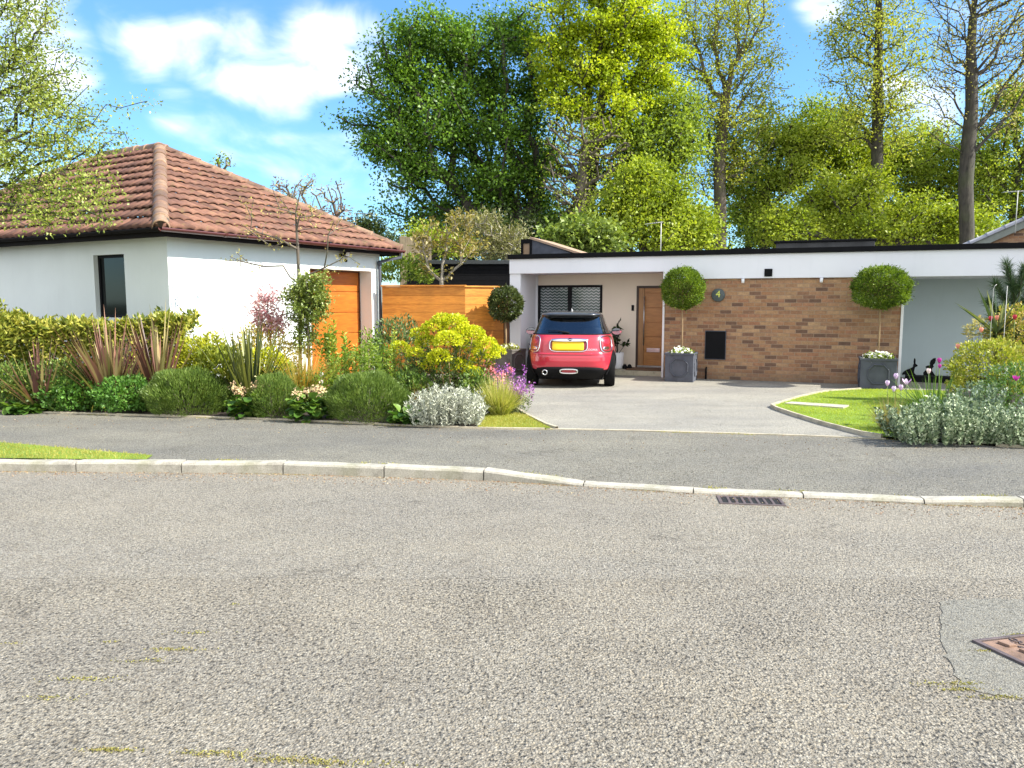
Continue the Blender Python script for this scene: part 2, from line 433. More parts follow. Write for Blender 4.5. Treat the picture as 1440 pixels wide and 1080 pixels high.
back = wt.n('ShaderNodeMapRange', Value=sz_.outputs[1], _interpolation_type='SMOOTHSTEP'); back.inputs[1].default_value = .05; back.inputs[2].default_value = -.55; back.inputs[4].default_value = 1.  # bright unseen cloud added behind the camera for neutral fill light
fac0 = wt.math('MULTIPLY', cl1.outputs[0], wt.math('MINIMUM', wt.math('MULTIPLY', acc, 1.25), 1.))
skyc = wt.mix(1., sky.outputs[0], wt.ramp(sz_.outputs[2], [(0., (.46, .66, .8)), (.25, (.47, .7, .87)), (.7, (.62, .87, 1.05))]), 'MULTIPLY')
fill_cloud = wt.math('MULTIPLY', back.outputs[0], wt.ramp(cn, [(.3, .5), (.6, .9)]))
fac = wt.math('MAXIMUM', wt.math('MULTIPLY', fac0, .78), fill_cloud)
cc = wt.mix(wt.math('MULTIPLY', fac, .9), skyc, (7.0, 6.7, 6.3))
bg = wt.n('ShaderNodeBackground', Color=cc, Strength=.13); wt.l(bg.outputs[0], wt.out.inputs[0])
scene.view_settings.view_transform = 'Standard'; scene.view_settings.look = 'None'
scene.view_settings.exposure = 1.3; scene.view_settings.gamma = 1
scene.cycles.max_bounces = 6; scene.cycles.diffuse_bounces = 3; scene.cycles.transparent_max_bounces = 6; scene.cycles.transmission_bounces = 3
# ================================================================== materials
M = {}
M['road'] = asphalt('road_asphalt', (.195, .178, .145), (.335, .312, .258), 82, stain=.05, bumps=.8, seam=4.6)
M['patch'] = asphalt('patch_asphalt', (.18, .173, .145), (.275, .265, .22), 110, stain=.1, gap=.03, bumps=.5)
M['path'] = asphalt('path_asphalt', (.16, .155, .128), (.285, .275, .23), 85, stain=.28, gap=.04, bumps=.7, moss=True)
M['drive'] = asphalt('drive_asphalt', (.27, .26, .225), (.4, .39, .335), 110, stain=.3, gap=.03, bumps=.4)
def concrete(name, c, st=.5):
    t = NT(name); p = t.pos(); n = t.noise(p, 5., 6., .65)
    col = t.ramp(n, [(.25, tuple(x * .55 for x in c)), (.5, c), (.8, tuple(min(1, x * 1.2) for x in c))])
    col = t.mix(1., col, t.ramp(t.noise(p, 90., 3.), [(.3, .75), (.6, 1.08)]), 'MULTIPLY')
    col = t.mix(t.math('MULTIPLY', t.ramp(t.noise(p, 2.3, 5., .7), [(.52, 0.), (.7, 1.)]), st), col, (.17, .17, .08))
    t.bsdf(col, .9, t.bump(t.math('ADD', n, t.noise(p, 120., 2.)), .5, .008)); return t.m
M['kerb'] = concrete('kerb_concrete', (.42, .39, .32), .5)
M['edging'] = concrete('edging_concrete', (.5, .44, .32), .4)
M['slab'] = concrete('slab_stone', (.5, .46, .33), .3)
M['soil'] = plain('soil', (.035, .024, .016), .95, .5, 8., .8, 40., .03)
M['ground'] = plain('ground_earth', (.04, .055, .02), .95, .4, .5, .5, 8., .05)
M['lawn'] = plain('lawn_turf', (.16, .24, .02), .9, .25, 3., .6, 120., .01)
def matte(m, v=.12):
    m.node_tree.nodes['Principled BSDF'].inputs['Specular IOR Level'].default_value = v; return m
M['white'] = render_mat('white_render', (.82, .86, .82))
M['house'] = render_mat('house_render', (.8, .81, .85)); M['recess'] = render_mat('shade_tinted_render', (.54, .63, .64)); M['cream'] = render_mat('cream_porch_render', (.86, .75, .62))  # recessed wall: the blue-grey of its shade is put into the render colour
M['black'] = plain('black_trim', (.006, .006, .007), .85, .2, 5., .1, 90.)
M['dark'] = plain('dark_grey_frame', (.01, .01, .012), .7, .15, 5., 0)
M['roofing'] = plain('roof_felt', (.06, .06, .06), .9, .3, 3., .5, 60., .01)
M['maroon'] = plain('maroon_plastic', (.095, .03, .026), .35, .2, 4., .05, 80.)
M['soffit'] = plain('brown_black_soffit', (.01, .007, .006), .8, .2, 4., 0)
M['white_plastic'] = plain('white_plastic', (.8, .8, .8), .35, .05, 4., 0)
M['steel'] = plain('brushed_steel', (.55, .55, .55), .3, .08, 20., 0, Metallic=1.)
M['lead'] = plain('lead_grey_planter', (.085, .092, .112), .7, .2, 6., .15, 80.)
M['lead_warm'] = plain('weathered_lead_planter', (.15, .14, .125), .6, .25, 6., .2, 60.)
M['oak'] = wood('oak_door', (.55, .26, .08), (.34, .14, .04), 'x', 1., .4)
M['garage_oak'] = wood('golden_oak_panel', (.56, .17, .018), (.36, .09, .012), 'x', .8, .4)
M['fence'] = wood('orange_fence_wood', (.8, .34, .045), (.42, .13, .014), 'x', 1.1, .6, planks=.1935)
M['post'] = wood('weathered_post_wood', (.3, .24, .15), (.12, .09, .05), 'z', 1., .8)
M['iron'] = plain('drain_iron', (.1, .075, .07), .6, .35, 12., .4, 90.)
M['rust'] = plain('rusty_cover_iron', (.2, .125, .085), .85, .5, 9., .5, 120.)
for k_ in ('black', 'dark', 'soffit', 'lead', 'lead_warm'): matte(M[k_], .18)
M['void'] = plain('dark_drain_pit', (.006, .006, .006), .9, .1, 5., 0)
M['mat'] = plain('coir_mat', (.13, .075, .04), .95, .4, 60., .6, 150.)
M['slate'] = plain('slate_plaque', (.07, .09, .09), .5, .25, 30., .2, 90.)
M['numeral'] = plain('yellow_numeral', (.7, .75, .12), .4, .05, 5., 0)
def tiles_mat(name, c):
    t = NT(name); a = t.n('ShaderNodeAttribute', _attribute_name='rnd'); p = t.pos()
    base = t.ramp(a.outputs['Fac'], [(0., tuple(x * .62 for x in c)), (.5, c), (1., (c[0] * 1.35, c[1] * 1.45, c[2] * 1.4))])
    base = t.mix(1., base, t.ramp(t.noise(p, 14., 5., .7), [(.3, .68), (.65, 1.15)]), 'MULTIPLY')
    li = t.ramp(t.noise(p, 5., 6., .7), [(.56, 0.), (.68, .55)])
    base = t.mix(li, base, (.2, .16, .05))
    dk = t.ramp(t.noise(t.pos(loc=(3, 1, 2)), 1.4, 5., .7), [(.46, 0.), (.72, .65)])
    base = t.mix(dk, base, (.09, .05, .04))
    t.bsdf(base, .85, t.bump(t.noise(p, 70., 4.), .5, .006)); return t.m
M['tile'] = tiles_mat('terracotta_tiles', (.2, .092, .058))
M['ridge'] = tiles_mat('ridge_tiles', (.26, .155, .1))
M['grey_tile'] = tiles_mat('grey_brown_tiles', (.26, .21, .18))
M['mortar'] = concrete('roof_mortar', (.13, .1, .07), .5)
def glass_mat(name, col=(.015, .02, .022), rough=.03):
    t = NT(name); t.bsdf(col, rough, None, Metallic=0.).inputs['Specular IOR Level'].default_value = .9; return t.m
M['glass'] = glass_mat('dark_window_glass', (.004, .006, .007), .06); M['glass'].node_tree.nodes['Principled BSDF'].inputs['Specular IOR Level'].default_value = .25
def brick_mat():
    t = NT('buff_brown_brick'); tc = t.n('ShaderNodeTexCoord')
    sx = t.n('ShaderNodeSeparateXYZ', Vector=tc.outputs['Object']); cx = t.n('ShaderNodeCombineXYZ', X=sx.outputs[0], Y=sx.outputs[2])
    b = t.n('ShaderNodeTexBrick', Vector=cx.outputs[0], Scale=1.)
    b.inputs['Color1'].default_value = (0, 0, 0, 1); b.inputs['Color2'].default_value = (1, 1, 1, 1); b.inputs['Mortar'].default_value = (.5, .5, .5, 1)
    for k, v in (('Mortar Size', .006), ('Mortar Smooth', .3), ('Brick Width', .225), ('Row Height', .075), ('Bias', 0.)): b.inputs[k].default_value = v
    r = t.n('ShaderNodeSeparateColor', Color=b.outputs['Color'])
    c = t.ramp(r.outputs[0], [(0., (.15, .09, .06)), (.12, (.25, .14, .085)), (.25, (.37, .2, .1)), (.42, (.35, .215, .12)), (.56, (.43, .27, .14)), (.7, (.36, .18, .1)), (.85, (.47, .31, .17)), (1., (.31, .17, .1))])
    p = t.pos(); c = t.mix(1., c, t.ramp(t.noise(p, 22., 5., .7), [(.3, .72), (.7, 1.18)]), 'MULTIPLY')
    c = t.mix(t.math('MULTIPLY', b.outputs['Fac'], .75), c, (.36, .28, .2))
    c = t.mix(1., c, (.92, .88, .86), 'MULTIPLY')
    low = t.n('ShaderNodeMapRange', Value=sx.outputs[2]); low.inputs[1].default_value = .3; low.inputs[2].default_value = -.05
    c = t.mix(t.math('MULTIPLY', low.outputs[0], t.noise(p, 3., 5., .7)), c, (.08, .065, .05))
    h = t.math('SUBTRACT', t.noise(p, 60., 4.), t.math('MULTIPLY', b.outputs['Fac'], 2.))
    t.bsdf(c, .85, t.bump(h, .6, .006)); return t.m
M['brick'] = brick_mat()
def lattice_glass():
    t = NT('patterned_window_glass'); tc = t.n('ShaderNodeTexCoord'); sx = t.n('ShaderNodeSeparateXYZ', Vector=tc.outputs['Object'])
    # pale wavy lattice on dark glass
    a = t.math('ABSOLUTE', t.math('SUBTRACT', t.math('FRACT', t.math('MULTIPLY', sx.outputs[0], 9.)), .5))
    z = t.math('FRACT', t.math('ADD', t.math('MULTIPLY', sx.outputs[2], 15.), t.math('MULTIPLY', a, 1.)))
    ln = t.ramp(z, [(0., 1.), (.2, 1.), (.34, 0.), (.9, 0.), (1., 1.)])
    b = t.bsdf(t.mix(ln, (.07, .1, .1), (.42, .46, .48)), .08); b.inputs['Specular IOR Level'].default_value = .8; return t.m
M['lattice'] = lattice_glass()

def arr_poly(name, pts, mat, z=None, kind='structure', parent=None, off=(0, 0, 0)):
    mb = MB(); mb.add([(p[0], p[1], p[2] if z is None else z) for p in pts], [list(range(len(pts)))])
    o = mb.build(name, mat, parent); 
    if parent is None: tag(o, kind=kind)
    return o

# ================================================================== ground
RZ = -.10                                            # road level; paving is 0
mb = MB(); mb.add([(-600, -200, -.16), (600, -200, -.16), (600, 1500, -.16), (-600, 1500, -.16)], [(0, 1, 2, 3)])
tag(mb.build('ground', M['ground']), kind='structure')
# kerb line (front foot of the kerb) from left to right, then its top height
kpx = [(-420, 661), (-260, 661), (-40, 662), (107, 664), (255, 665), (398, 666.5), (540, 671), (680, 676), (820, 684), (975, 694), (1130, 701), (1300, 709), (1440, 714), (1580, 721), (1760, 730)]
ktop = [.0, 0, 0, 0, 0, .01, .0, .0, -.075, -.075, -.072, -.07, -.035, 0, 0]
kf = [G(a, b, RZ) for a, b in kpx]
KX = np.array([q[0] for q in kf]); KY = np.array([q[1] for q in kf]); KT = np.array(ktop)
def kerb_y(x): return float(np.interp(x, KX, KY))
def kerb_t(x): return float(np.interp(x, KX, KT))
# path back edge
bpx = [(-700, 572), (-200, 576), (0, 579), (200, 585), (400, 591), (540, 598), (640, 602), (785, 604), (1000, 609), (1240, 617), (1440, 630), (1800, 652)]
bk = [G(a, b, 0) for a, b in bpx]
BX = np.array([q[0] for q in bk]); BY = np.array([q[1] for q in bk])
def back_y(x): return float(np.interp(x, BX, BY))
mb = MB(); xs = np.linspace(-30, 30, 3); rv = []
XS = np.concatenate([[-40], np.linspace(KX[0], KX[-1], 90), [40]])
vs = []; 
for x in XS: vs += [(x, -12, RZ), (x, kerb_y(x) + .02, RZ)]
mb.add(vs, [(2*i, 2*i+2, 2*i+3, 2*i+1) for i in range(len(XS) - 1)]); tag(mb.build('road', M['road']), kind='structure')
mb = MB(); vs = []; NV = 8
for x in XS:
    y0 = kerb_y(x) + .13; y1 = max(back_y(x), y0 + .8); t0 = kerb_t(x) - .004
    for j in range(NV + 1):
        f = j / NV; vs.append((x, y0 + (y1 - y0) * f, t0 * (1 - min(1, f * 1.6)) ** 1.3 if t0 < 0 else 0))
mb.add(vs, [(i*(NV+1)+j, (i+1)*(NV+1)+j, (i+1)*(NV+1)+j+1, i*(NV+1)+j+1) for i in range(len(XS)-1) for j in range(NV)], True)
tag(mb.build('footpath', M['path']), kind='structure')
# kerbstones, each its own thing
klab = ['full height concrete kerbstone at the left edge of the photo', 'full height concrete kerbstone beside the grass verge, second from left',
 'full height concrete kerbstone where the grass verge tapers out', 'full height concrete kerbstone just right of the end of the grass verge', 'full height concrete kerbstone in front of the rounded shrub mounds',
 'stained concrete kerbstone just before the ramped kerbstone', 'ramped kerbstone sloping down to the dropped kerb on the left', 'flush pale dropped kerbstone directly after the left ramped kerbstone',
 'flush pale dropped kerbstone beside the iron drain grate', 'flush pale dropped kerbstone to the right of the drain grate', 'ramped kerbstone rising at the right edge of the photo', 'kerbstone off the right edge', 'kerbstone off the right edge']
rng = np.random.default_rng(3)
for i in range(1, len(kf) - 1):
    a, b = kf[i - 0], kf[i + 1] if i + 1 < len(kf) else None
    ax, ay, bx, by = a[0], a[1], b[0], b[1]
    if bx > 9 : break
    g = .006; d = unit(np.array([bx - ax, by - ay])); n = np.array([-d[1], d[0]])
    j = rng.normal(size=2) * .006; ta, tb = ktop[i] + abs(j[0]), ktop[i + 1] + abs(j[1])
    if i in (6,): pass
    mbk = MB(); v = []
    K = 6
    for q in range(K + 1):
        f = q / K; x = np.array([ax, ay]) + d * (g + (np.hypot(bx - ax, by - ay) - 2 * g) * f); zt = ta + (tb - ta) * f
        for (o, z) in ((0, RZ - .06), (0.0, zt - .025), (.012, zt - .006), (.03, zt), (.122, zt + .0), (.127, RZ - .06)):
            w2 = rng.normal() * .0015; v.append((x[0] + n[0] * (o + w2), x[1] + n[1] * (o + w2), z + w2))
    fs = [(q*6+k, (q+1)*6+k, (q+1)*6+k+1, q*6+k+1) for q in range(K) for k in range(5)] + [(0, 1, 2, 3, 4, 5), tuple(K*6 + k for k in (5, 4, 3, 2, 1, 0))]
    mbk.add(v, fs); c0 = (float(ax), float(ay), RZ)
    mbk.v = [(p[0] - c0[0], p[1] - c0[1], p[2] - c0[2]) for p in mbk.v]
    o = mbk.build('kerbstone', M['kerb'], None, 0, c0)
    tag(o, klab[min(i - 2, len(klab) - 1)] if i >= 2 else klab[0], 'kerbstone', 'kerbstones along the road')
    if i == 1: tag(o, 'kerbstone beyond the left edge of the photo', 'kerbstone')

# driveway, bed soil, lawns
drv = [G(785, 604), G(1000, 609), G(1245, 617)] + [np.array([7., 9.3, 0]), np.array([30., 5, 0]), np.array([30., 40, 0]), np.array([-14, 40, 0]), np.array([-14., 18, 0]), np.array([-4.9, 13.2, 0]), G(560, 520), G(700, 553), G(740, 583)]
arr_poly('driveway', drv, M['drive'], .004)
bed = [(q[0], q[1] + .05, .012) for q in bk[:7]] + [G(690, 603), G(760, 603), G(735, 583), G(700, 553), G(600, 528), np.array([-4.2, 14.4, 0]), np.array([-4.9, 13.2, 0]), np.array([-9.2, 16, 0]), np.array([-30, 22, 0])]
arr_poly('garden_bed', bed, M['soil'], .012)
rb = [G(1235, 616), (G(1440, 629)), G(1800, 651), (20, 8, 0), (20, 13, 0), (9.5, 13.2, 0), G(1300, 549), G(1290, 570)]
arr_poly('garden_bed', rb, M['soil'], .012)
lawn_r_px = [(1085, 573), (1098, 569), (1120, 562), (1145, 556), (1165, 552.5), (1185, 550.5), (1210, 549.5), (1262, 550), (1330, 552), (1330, 590), (1262, 619), (1240, 617), (1210, 612), (1160, 599), (1115, 585), (1092, 577)]
lawn_r = [G(a, b) for a, b in lawn_r_px]
arr_poly('lawn', lawn_r, M['lawn'], .03)
lawn_c = [G(a, b) for a, b in [(672, 603), (775, 604), (768, 600), (740, 586), (715, 580), (690, 583), (670, 590)]]
arr_poly('lawn', lawn_c, M['lawn'], .02)
verge = [np.array([x, kerb_y(x) + .13, 0]) for x in np.linspace(-12, G(215, 643)[0], 12)] + [G(215, 641), G(150, 636), G(80, 629.5), G(30, 625), G(-10, 622), G(-300, 617), G(-700, 610)]
arr_poly('grass_verge', verge, M['lawn'], .008)
# edging strips
def strip(name, pts, w, h, mat, label, cat='edging'):
    mb = MB(); pts = [Vector((p[0], p[1], 0)) for p in pts]
    vs = []
    for i, p in enumerate(pts):
        d = (pts[min(i+1, len(pts)-1)] - pts[max(i-1, 0)]).normalized(); n = Vector((-d.y, d.x, 0)) * w / 2
        vs += [p - n + Vector((0, 0, -.03)), p - n + Vector((0, 0, h)), p + n + Vector((0, 0, h)), p + n + Vector((0, 0, -.03))]
    mb.add(vs, [(4*i+k, 4*i+4+k, 4*i+5+k, 4*i+k+1) for i in range(len(pts)-1) for k in range(3)])
    o = mb.build(name, mat, None); return tag(o, label, cat)
strip('edging_strip', [G(768, 603.5), G(900, 606), G(1000, 609), G(1120, 612.5), G(1245, 617.5)], .05, .012, M['edging'], 'thin pale concrete edging strip between footpath and driveway')
strip('edging_strip', lawn_r[-5:-2][::-1][:0] + [G(1240, 617), G(1210, 612), G(1160, 599), G(1115, 585), G(1092, 577), G(1085, 573), G(1098, 569), G(1120, 562), G(1145, 556), G(1165, 552.5), G(1210, 549.5)], .035, .055, M['edging'], 'curved pale edging round the pointed front lawn')
strip('edging_strip', [G(783, 604), G(768, 599), G(740, 585), G(712, 566), G(700, 553)], .04, .04, M['edging'], 'pale edging between driveway and corner grass patch')
strip('edging_strip', [q + np.array([0, .02, 0]) for q in bk[1:7]] + [G(700, 603.4), G(766, 604.2)], .05, .022, M['edging'], 'low concrete edging along the shrub border and footpath')
strip('edging_strip', [G(1400, 627), G(1440, 630), G(1640, 642)], .05, .03, M['edging'], 'short pale edging at the right of the silvery shrub')
# stepping slab
s = [G(1101, 572.5), G(1190, 576), G(1191, 573), G(1108, 570)]
mb = MB(); s = [G(1103, 571), G(1186, 577.5), G(1194, 574), G(1112, 569)]
mb.prism([(p[0], p[1]) for p in s], .0, .05)
tag(mb.build('stepping_slab', M['slab'], None, .005), 'pale rectangular stone slab set flat in the pointed lawn', 'paving slab')

# manhole with its patch
T = G(1366, 903, RZ); a = unit(np.array([.97, .22])); b = np.array([a[1], -a[0]]); b = unit(b + .12 * a)
patch = [G(1322, 846, RZ), G(1400, 842, RZ), G(1520, 850, RZ), G(1640, 900, RZ), G(1600, 1000, RZ), G(1440, 985, RZ), G(1352, 968, RZ), G(1324, 905, RZ)]
_r = np.random.default_rng(8); _pp = []
for _i in range(len(patch)):
    for _t in np.linspace(0, 1, 14)[:-1]: _pp.append(patch[_i] * (1 - _t) + patch[(_i + 1) % len(patch)] * _t + np.array([*(_r.normal(size=2) * .007), 0]))
arr_poly('road_patch', _pp, M['patch'], RZ + .003)
mh = thing('manhole_cover', 'rusty orange triangular iron manhole cover set in a dark asphalt patch', 'manhole cover', (T[0], T[1], RZ), math.atan2(a[1], a[0]))
mb = MB(); S = .62
mb.prism([(0, 0), (S, 0), (S, -.018), (.03, -.018)], 0, .014).prism([(0, 0), (.03, -.018), (.09, -S), (.07, -S)], 0, .014)
mb.build('frame', M['iron'], mh, .002)
mb = MB(); mb.prism([(.035, -.024), (S, -.024), (S, -S), (.1, -S)], 0, .009)
for r in range(6):
    for q in range(5):
        x = .10 + q * .11 + (r % 2) * .03; y = -.055 - r * .095
        if q == 1 and r < 2: continue
        mb.prism([(x, y), (x + .045, y), (x + .06, y - .055), (x + .015, y - .055)], .009, .022)
mb.build('cover_plate', M['rust'], mh, .002)
me = text_mesh('GRADE', .05, .002); o = link('lettering', me, M['iron'], mh); o.location = (.215, -.105, .0115); o.rotation_euler = (0, 0, rad(-82))
me = text_mesh('BS 497', .038, .002); o = link('lettering', me, M['iron'], mh); o.location = (.17, -.11, .0115); o.rotation_euler = (0, 0, rad(-82))
# drain grate
g0, g1, g3 = G(1007, 697.5, RZ), G(1092, 700.5, RZ), G(1016, 707.5, RZ)
ux = unit(g1[:2] - g0[:2]); gw = np.linalg.norm(g1[:2] - g0[:2]) + .03; gd = .27
gr = thing('drain_grate', 'rusty dark iron drain grate with slots at the foot of the dropped kerb', 'drain', (g0[0], g0[1], RZ), math.atan2(ux[1], ux[0]))
mb = MB(); mb.box((0, -.03, -.03), (gw, 0, .008)).box((0, -gd, -.03), (gw, -gd + .03, .008)).box((0, -gd + .03, -.03), (.03, -.03, .008)).box((gw - .03, -gd + .03, -.03), (gw, -.03, .008))
mb.build('frame', M['iron'], gr, .003)
nb = 8; pitch_ = (gw - .06) / nb
for i in range(1, nb):
    MB().box((.03 + i * pitch_ - .011, -gd + .03, -.03), (.03 + i * pitch_ + .011, -.03, .006)).build('bar', M['iron'], gr, .002)
MB().box((.031, -gd + .031, -.02), (gw - .031, -.031, .002)).build('pit', M['void'], gr)

# ================================================================== bungalow (local: x along the front, y into the house)
A0 = G(1000, 533.5); ang = rad(-21.5); D = np.array([math.cos(ang), math.sin(ang), 0]); Nn = np.array([-math.sin(ang), math.cos(ang), 0])
t0 = along(A0, D, 717); O = A0 + D * t0; O[2] = 0
def hu(px, v=0., z=1.5): q = O + Nn * v; q = q + np.array([0, 0, z]); return float(along(q, D, px))
def hz(px, py, v=0.):
    u = hu(px, v); q = O + Nn * v + D * u; d = ray(px, py); return float(CH + d[2] * q[1] / d[1])
H_TOP = hz(1000, 351.5); H_F2 = hz(1000, 392); H_F1 = hz(830, 383.5); H_BL = H_TOP - .1
u1, u2, u3, uE = hu(732), hu(932.5), hu(1270), 14.
print('house', O, 'H', H_TOP, H_F1, H_F2, hz(717, 359), hz(1440, 342), 'u', u1, u2, u3)
PD = 1.0; RD = 1.9
hs = thing('bungalow', 'flat roofed white rendered bungalow with buff brick front wall and open porch', 'house', O, ang)
mb = MB()
mb.box((0, 0, 0), (u1, PD, H_F1))                                   # porch pier
mb.box((0, PD, 0), (hu(757, PD), PD + .2, H_F1))
wu0, wu1, wz0, wz1 = hu(756.5, PD), hu(847, PD), .95, hz(800, 401, PD)
du0, du1, dz1 = hu(895, PD), hu(931, PD) + .35, hz(905, 402, PD)
pw = MB(); pw.box((wu0, PD, 0), (wu1, PD + .2, wz0)).box((wu0, PD, wz1), (wu1, PD + .2, H_F1))
pw.box((wu1, PD, 0), (du0, PD + .2, H_F1)).box((du0, PD, dz1), (du1, PD + .2, H_F1)).box((du1, PD, 0), (u2 + .9, PD + .2, H_F1)); pw.build('porch_wall', M['cream'], hs)
mb.box((0, PD + .2, 0), (.2, 9, H_F1)).box((.2, 8.8, 0), (uE - .2, 9, H_F1)).box((uE - .2, RD + .2, 0), (uE, 9, H_F1))
mb.build('wall', M['house'], hs)
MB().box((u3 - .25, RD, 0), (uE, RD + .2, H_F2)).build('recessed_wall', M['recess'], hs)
mb = MB().box((u2 + .03, 0.02, 0), (u3 - .03, .3, H_F2 - .002)); mb.build('brick_wall', M['brick'], hs)
MB().box((u2 + .25, .3, 0), (u2 + .45, PD, H_F2)).build('return_wall', M['house'], hs); MB().box((u3 - .25, .3, 0), (u3 - .03, RD, H_F2)).build('return_wall', M['house'], hs)
MB().box((u2 - .01, -.005, 0), (u2 + .03, .32, H_F1)).build('corner_trim', M['white_plastic'], hs, .003); MB().box((u3 - .03, -.005, 0), (u3 + .015, .32, H_F2)).build('corner_trim', M['white_plastic'], hs, .003)
mb = MB().box((0, -.03, H_F1), (u2, .25, H_BL)).box((u2, -.03, H_F2), (uE, .25, H_BL)); mb.build('fascia', M['house'], hs, .004)
mb = MB().box((.1, .25, H_F1), (u2, PD, H_F1 + .05)).box((u2, .25, H_F2), (uE, RD + .1, H_F2 + .05)); mb.build('soffit', M['house'], hs)
mb = MB().box((-.03, -.08, H_BL), (uE + .05, -.02, H_TOP)).box((-.03, -.02, H_BL), (.03, 9.05, H_TOP)); mb.build('black_roof_trim', M['black'], hs, .004)
mb = MB().box((.03, -.02, H_BL), (uE, 9., H_TOP - .02)); mb.build('roof', M['roofing'], hs)
# upstand skylight
sv = 3.2; a_, b_ = hu(1091, sv, 2.8), hu(1230, sv, 2.8)
mb = MB().box((a_, sv, H_TOP - .02), (b_, sv + 1.2, hz(1160, 341.5, sv) + .02)); sk = mb.build('roof_lantern', M['roofing'], hs, .01)
mb = MB().box((a_ - .04, sv - .04, hz(1160, 341.5, sv) + .022), (b_ + .04, sv + 1.24, hz(1160, 337, sv))); mb.build('lid', M['black'], sk, .01)
# clerestory wedge on the left
cv = 4.2; c0, c1, c2 = hu(733, cv, 2.9), hu(748, cv, 2.9), hu(846, cv, 2.8); ch = hz(748, 336, cv)
cl = MB().add([(c1, cv, H_TOP-.03), (c2, cv, H_TOP-.03), (c1, cv, ch), (c1, cv+2, H_TOP-.03), (c2, cv+2, H_TOP-.03), (c1, cv+2, ch)], [(0,1,2), (3,5,4), (0,2,5,3), (1,4,5,2), (0,3,4,1)]).build('clerestory', M['lead'], hs)
mb = MB().add([(c1-.05, cv-.05, ch), (c2+.1, cv-.05, H_TOP), (c2+.1, cv+2.05, H_TOP), (c1-.05, cv+2.05, ch), (c1-.05, cv-.05, ch+.06), (c2+.1, cv-.05, H_TOP+.06), (c2+.1, cv+2.05, H_TOP+.06), (c1-.05, cv+2.05, ch+.06)],
   [(0,3,2,1),(4,5,6,7),(0,1,5,4),(1,2,6,5),(2,3,7,6),(3,0,4,7)]); mb.build('coping', plain('tan_coping', (.4, .27, .18), .6), cl)
mb = MB().box((c0, cv-.04, H_TOP-.03), (c0+.06, cv+.1, ch)).box((c1-.06, cv-.04, H_TOP-.03), (c1-.002, cv+.1, ch)).box((c0+.06, cv-.04, ch-.12), (c1-.06, cv+.1, ch+.0)); mb.build('window_frame', M['black'], cl)
MB().box((c0+.06, cv, H_TOP-.02), (c1-.06, cv+.05, ch-.12)).build('pane', plain('amber_glass', (.3, .2, .12), .2), cl)  # pane in a plain amber colour
# porch step, mat
mb = MB().box((u1 + .002, .18, 0), (u2 + .24, PD - .002, .11)); mb.build('porch_step', M['slab'], hs, .006)
MB().box((hu(885, .5), .22, .111), (u2 - .08, .82, .135)).build('door_mat', M['mat'], None, .004).parent = hs
bpy.data.objects['door_mat'].parent = None
dm = bpy.data.objects['door_mat']; dm.location = tuple(O); dm.rotation_euler = (0, 0, ang)
tag(dm, 'brown coir doormat on the porch step in front of the oak door', 'doormat')
# window
fr = MB(); w_ = .055; y0, y1 = PD - .01, PD + .09
fr.box((wu0, y0, wz0), (wu0 + w_, y1, wz1)).box((wu1 - w_, y0, wz0), (wu1, y1, wz1)).box((wu0 + w_, y0, wz1 - w_), (wu1 - w_, y1, wz1)).box((wu0 + w_, y0, wz0), (wu1 - w_, y1, wz0 + w_))
wm = (wu0 + wu1) / 2; fr.box((wm - .045, y0 + .002, wz0 + w_), (wm + .045, y1, wz1 - w_))
win = fr.build('window', M['dark'], hs, .004)
MB().box((wu0 + w_, PD + .03, wz0 + w_), (wm - .045, PD + .05, wz1 - w_)).build('pane', M['lattice'], win)
MB().box((wm + .045, PD + .03, wz0 + w_), (wu1 - w_, PD + .05, wz1 - w_)).build('pane', M['lattice'], win)
MB().box((wu0 - .03, PD - .05, wz0 - .05), (wu1 + .03, PD + .1, wz0 - .002)).build('sill', M['dark'], win, .004)
# door
fr = MB(); fr.box((du0, PD - .012, .11), (du0 + .05, PD + .1, dz1)).box((du0 + .05, PD - .012, dz1 - .05), (du1, PD + .1, dz1))
fr.build('door_frame', plain('dark_brown_frame', (.05, .028, .02), .5), hs, .003)
dp0, dp1 = hu(901.5, PD), hu(906, PD)
door = MB().box((dp1, PD + .02, .16), (du1 - .02, PD + .05, dz1 - .052)).build('door', M['oak'], hs)
zz = np.linspace(.16, dz1 - .16, 6)
for i in range(5):
    MB().box((dp1 + .004, PD + .004, zz[i] + .006), (du1 - .03, PD + .0195, zz[i + 1] - .006)).build('panel', M['oak'], door, .004)
MB().box((dp1 + .004, PD + .004, zz[5] + .006), (du1 - .03, PD + .0195, dz1 - .056)).build('panel', M['oak'], door, .004)
MB().box((du0 + .052, PD - .004, .16), (dp1 - .002, PD + .05, dz1 - .052)).build('door_stile', wood('oak_stile', (.5, .28, .12), (.33, .16, .06), 'z'), hs, .003)
hb = MB().tube([(dp1 + .01, PD - .06, .62), (dp1 + .01, PD - .06, 1.72)], .014, 10)
hb.tube([(dp1 + .01, PD - .06, .72), (dp1 + .01, PD + .01, .72)], .009, 8).tube([(dp1 + .01, PD - .06, 1.6), (dp1 + .01, PD + .01, 1.6)], .009, 8); hb.build('handle', M['steel'], door)
lu0, lu1 = hu(910.5, PD), hu(929, PD); lz = hz(920, 492.5, PD)
MB().box((lu0, PD - .008, lz - .045), (lu1, PD + .003, lz + .045)).build('letterbox', M['steel'], door, .003)
MB().box((du0 + .04, PD - .03, .111), (du1, PD + .06, .158)).build('threshold', M['steel'], hs, .003)
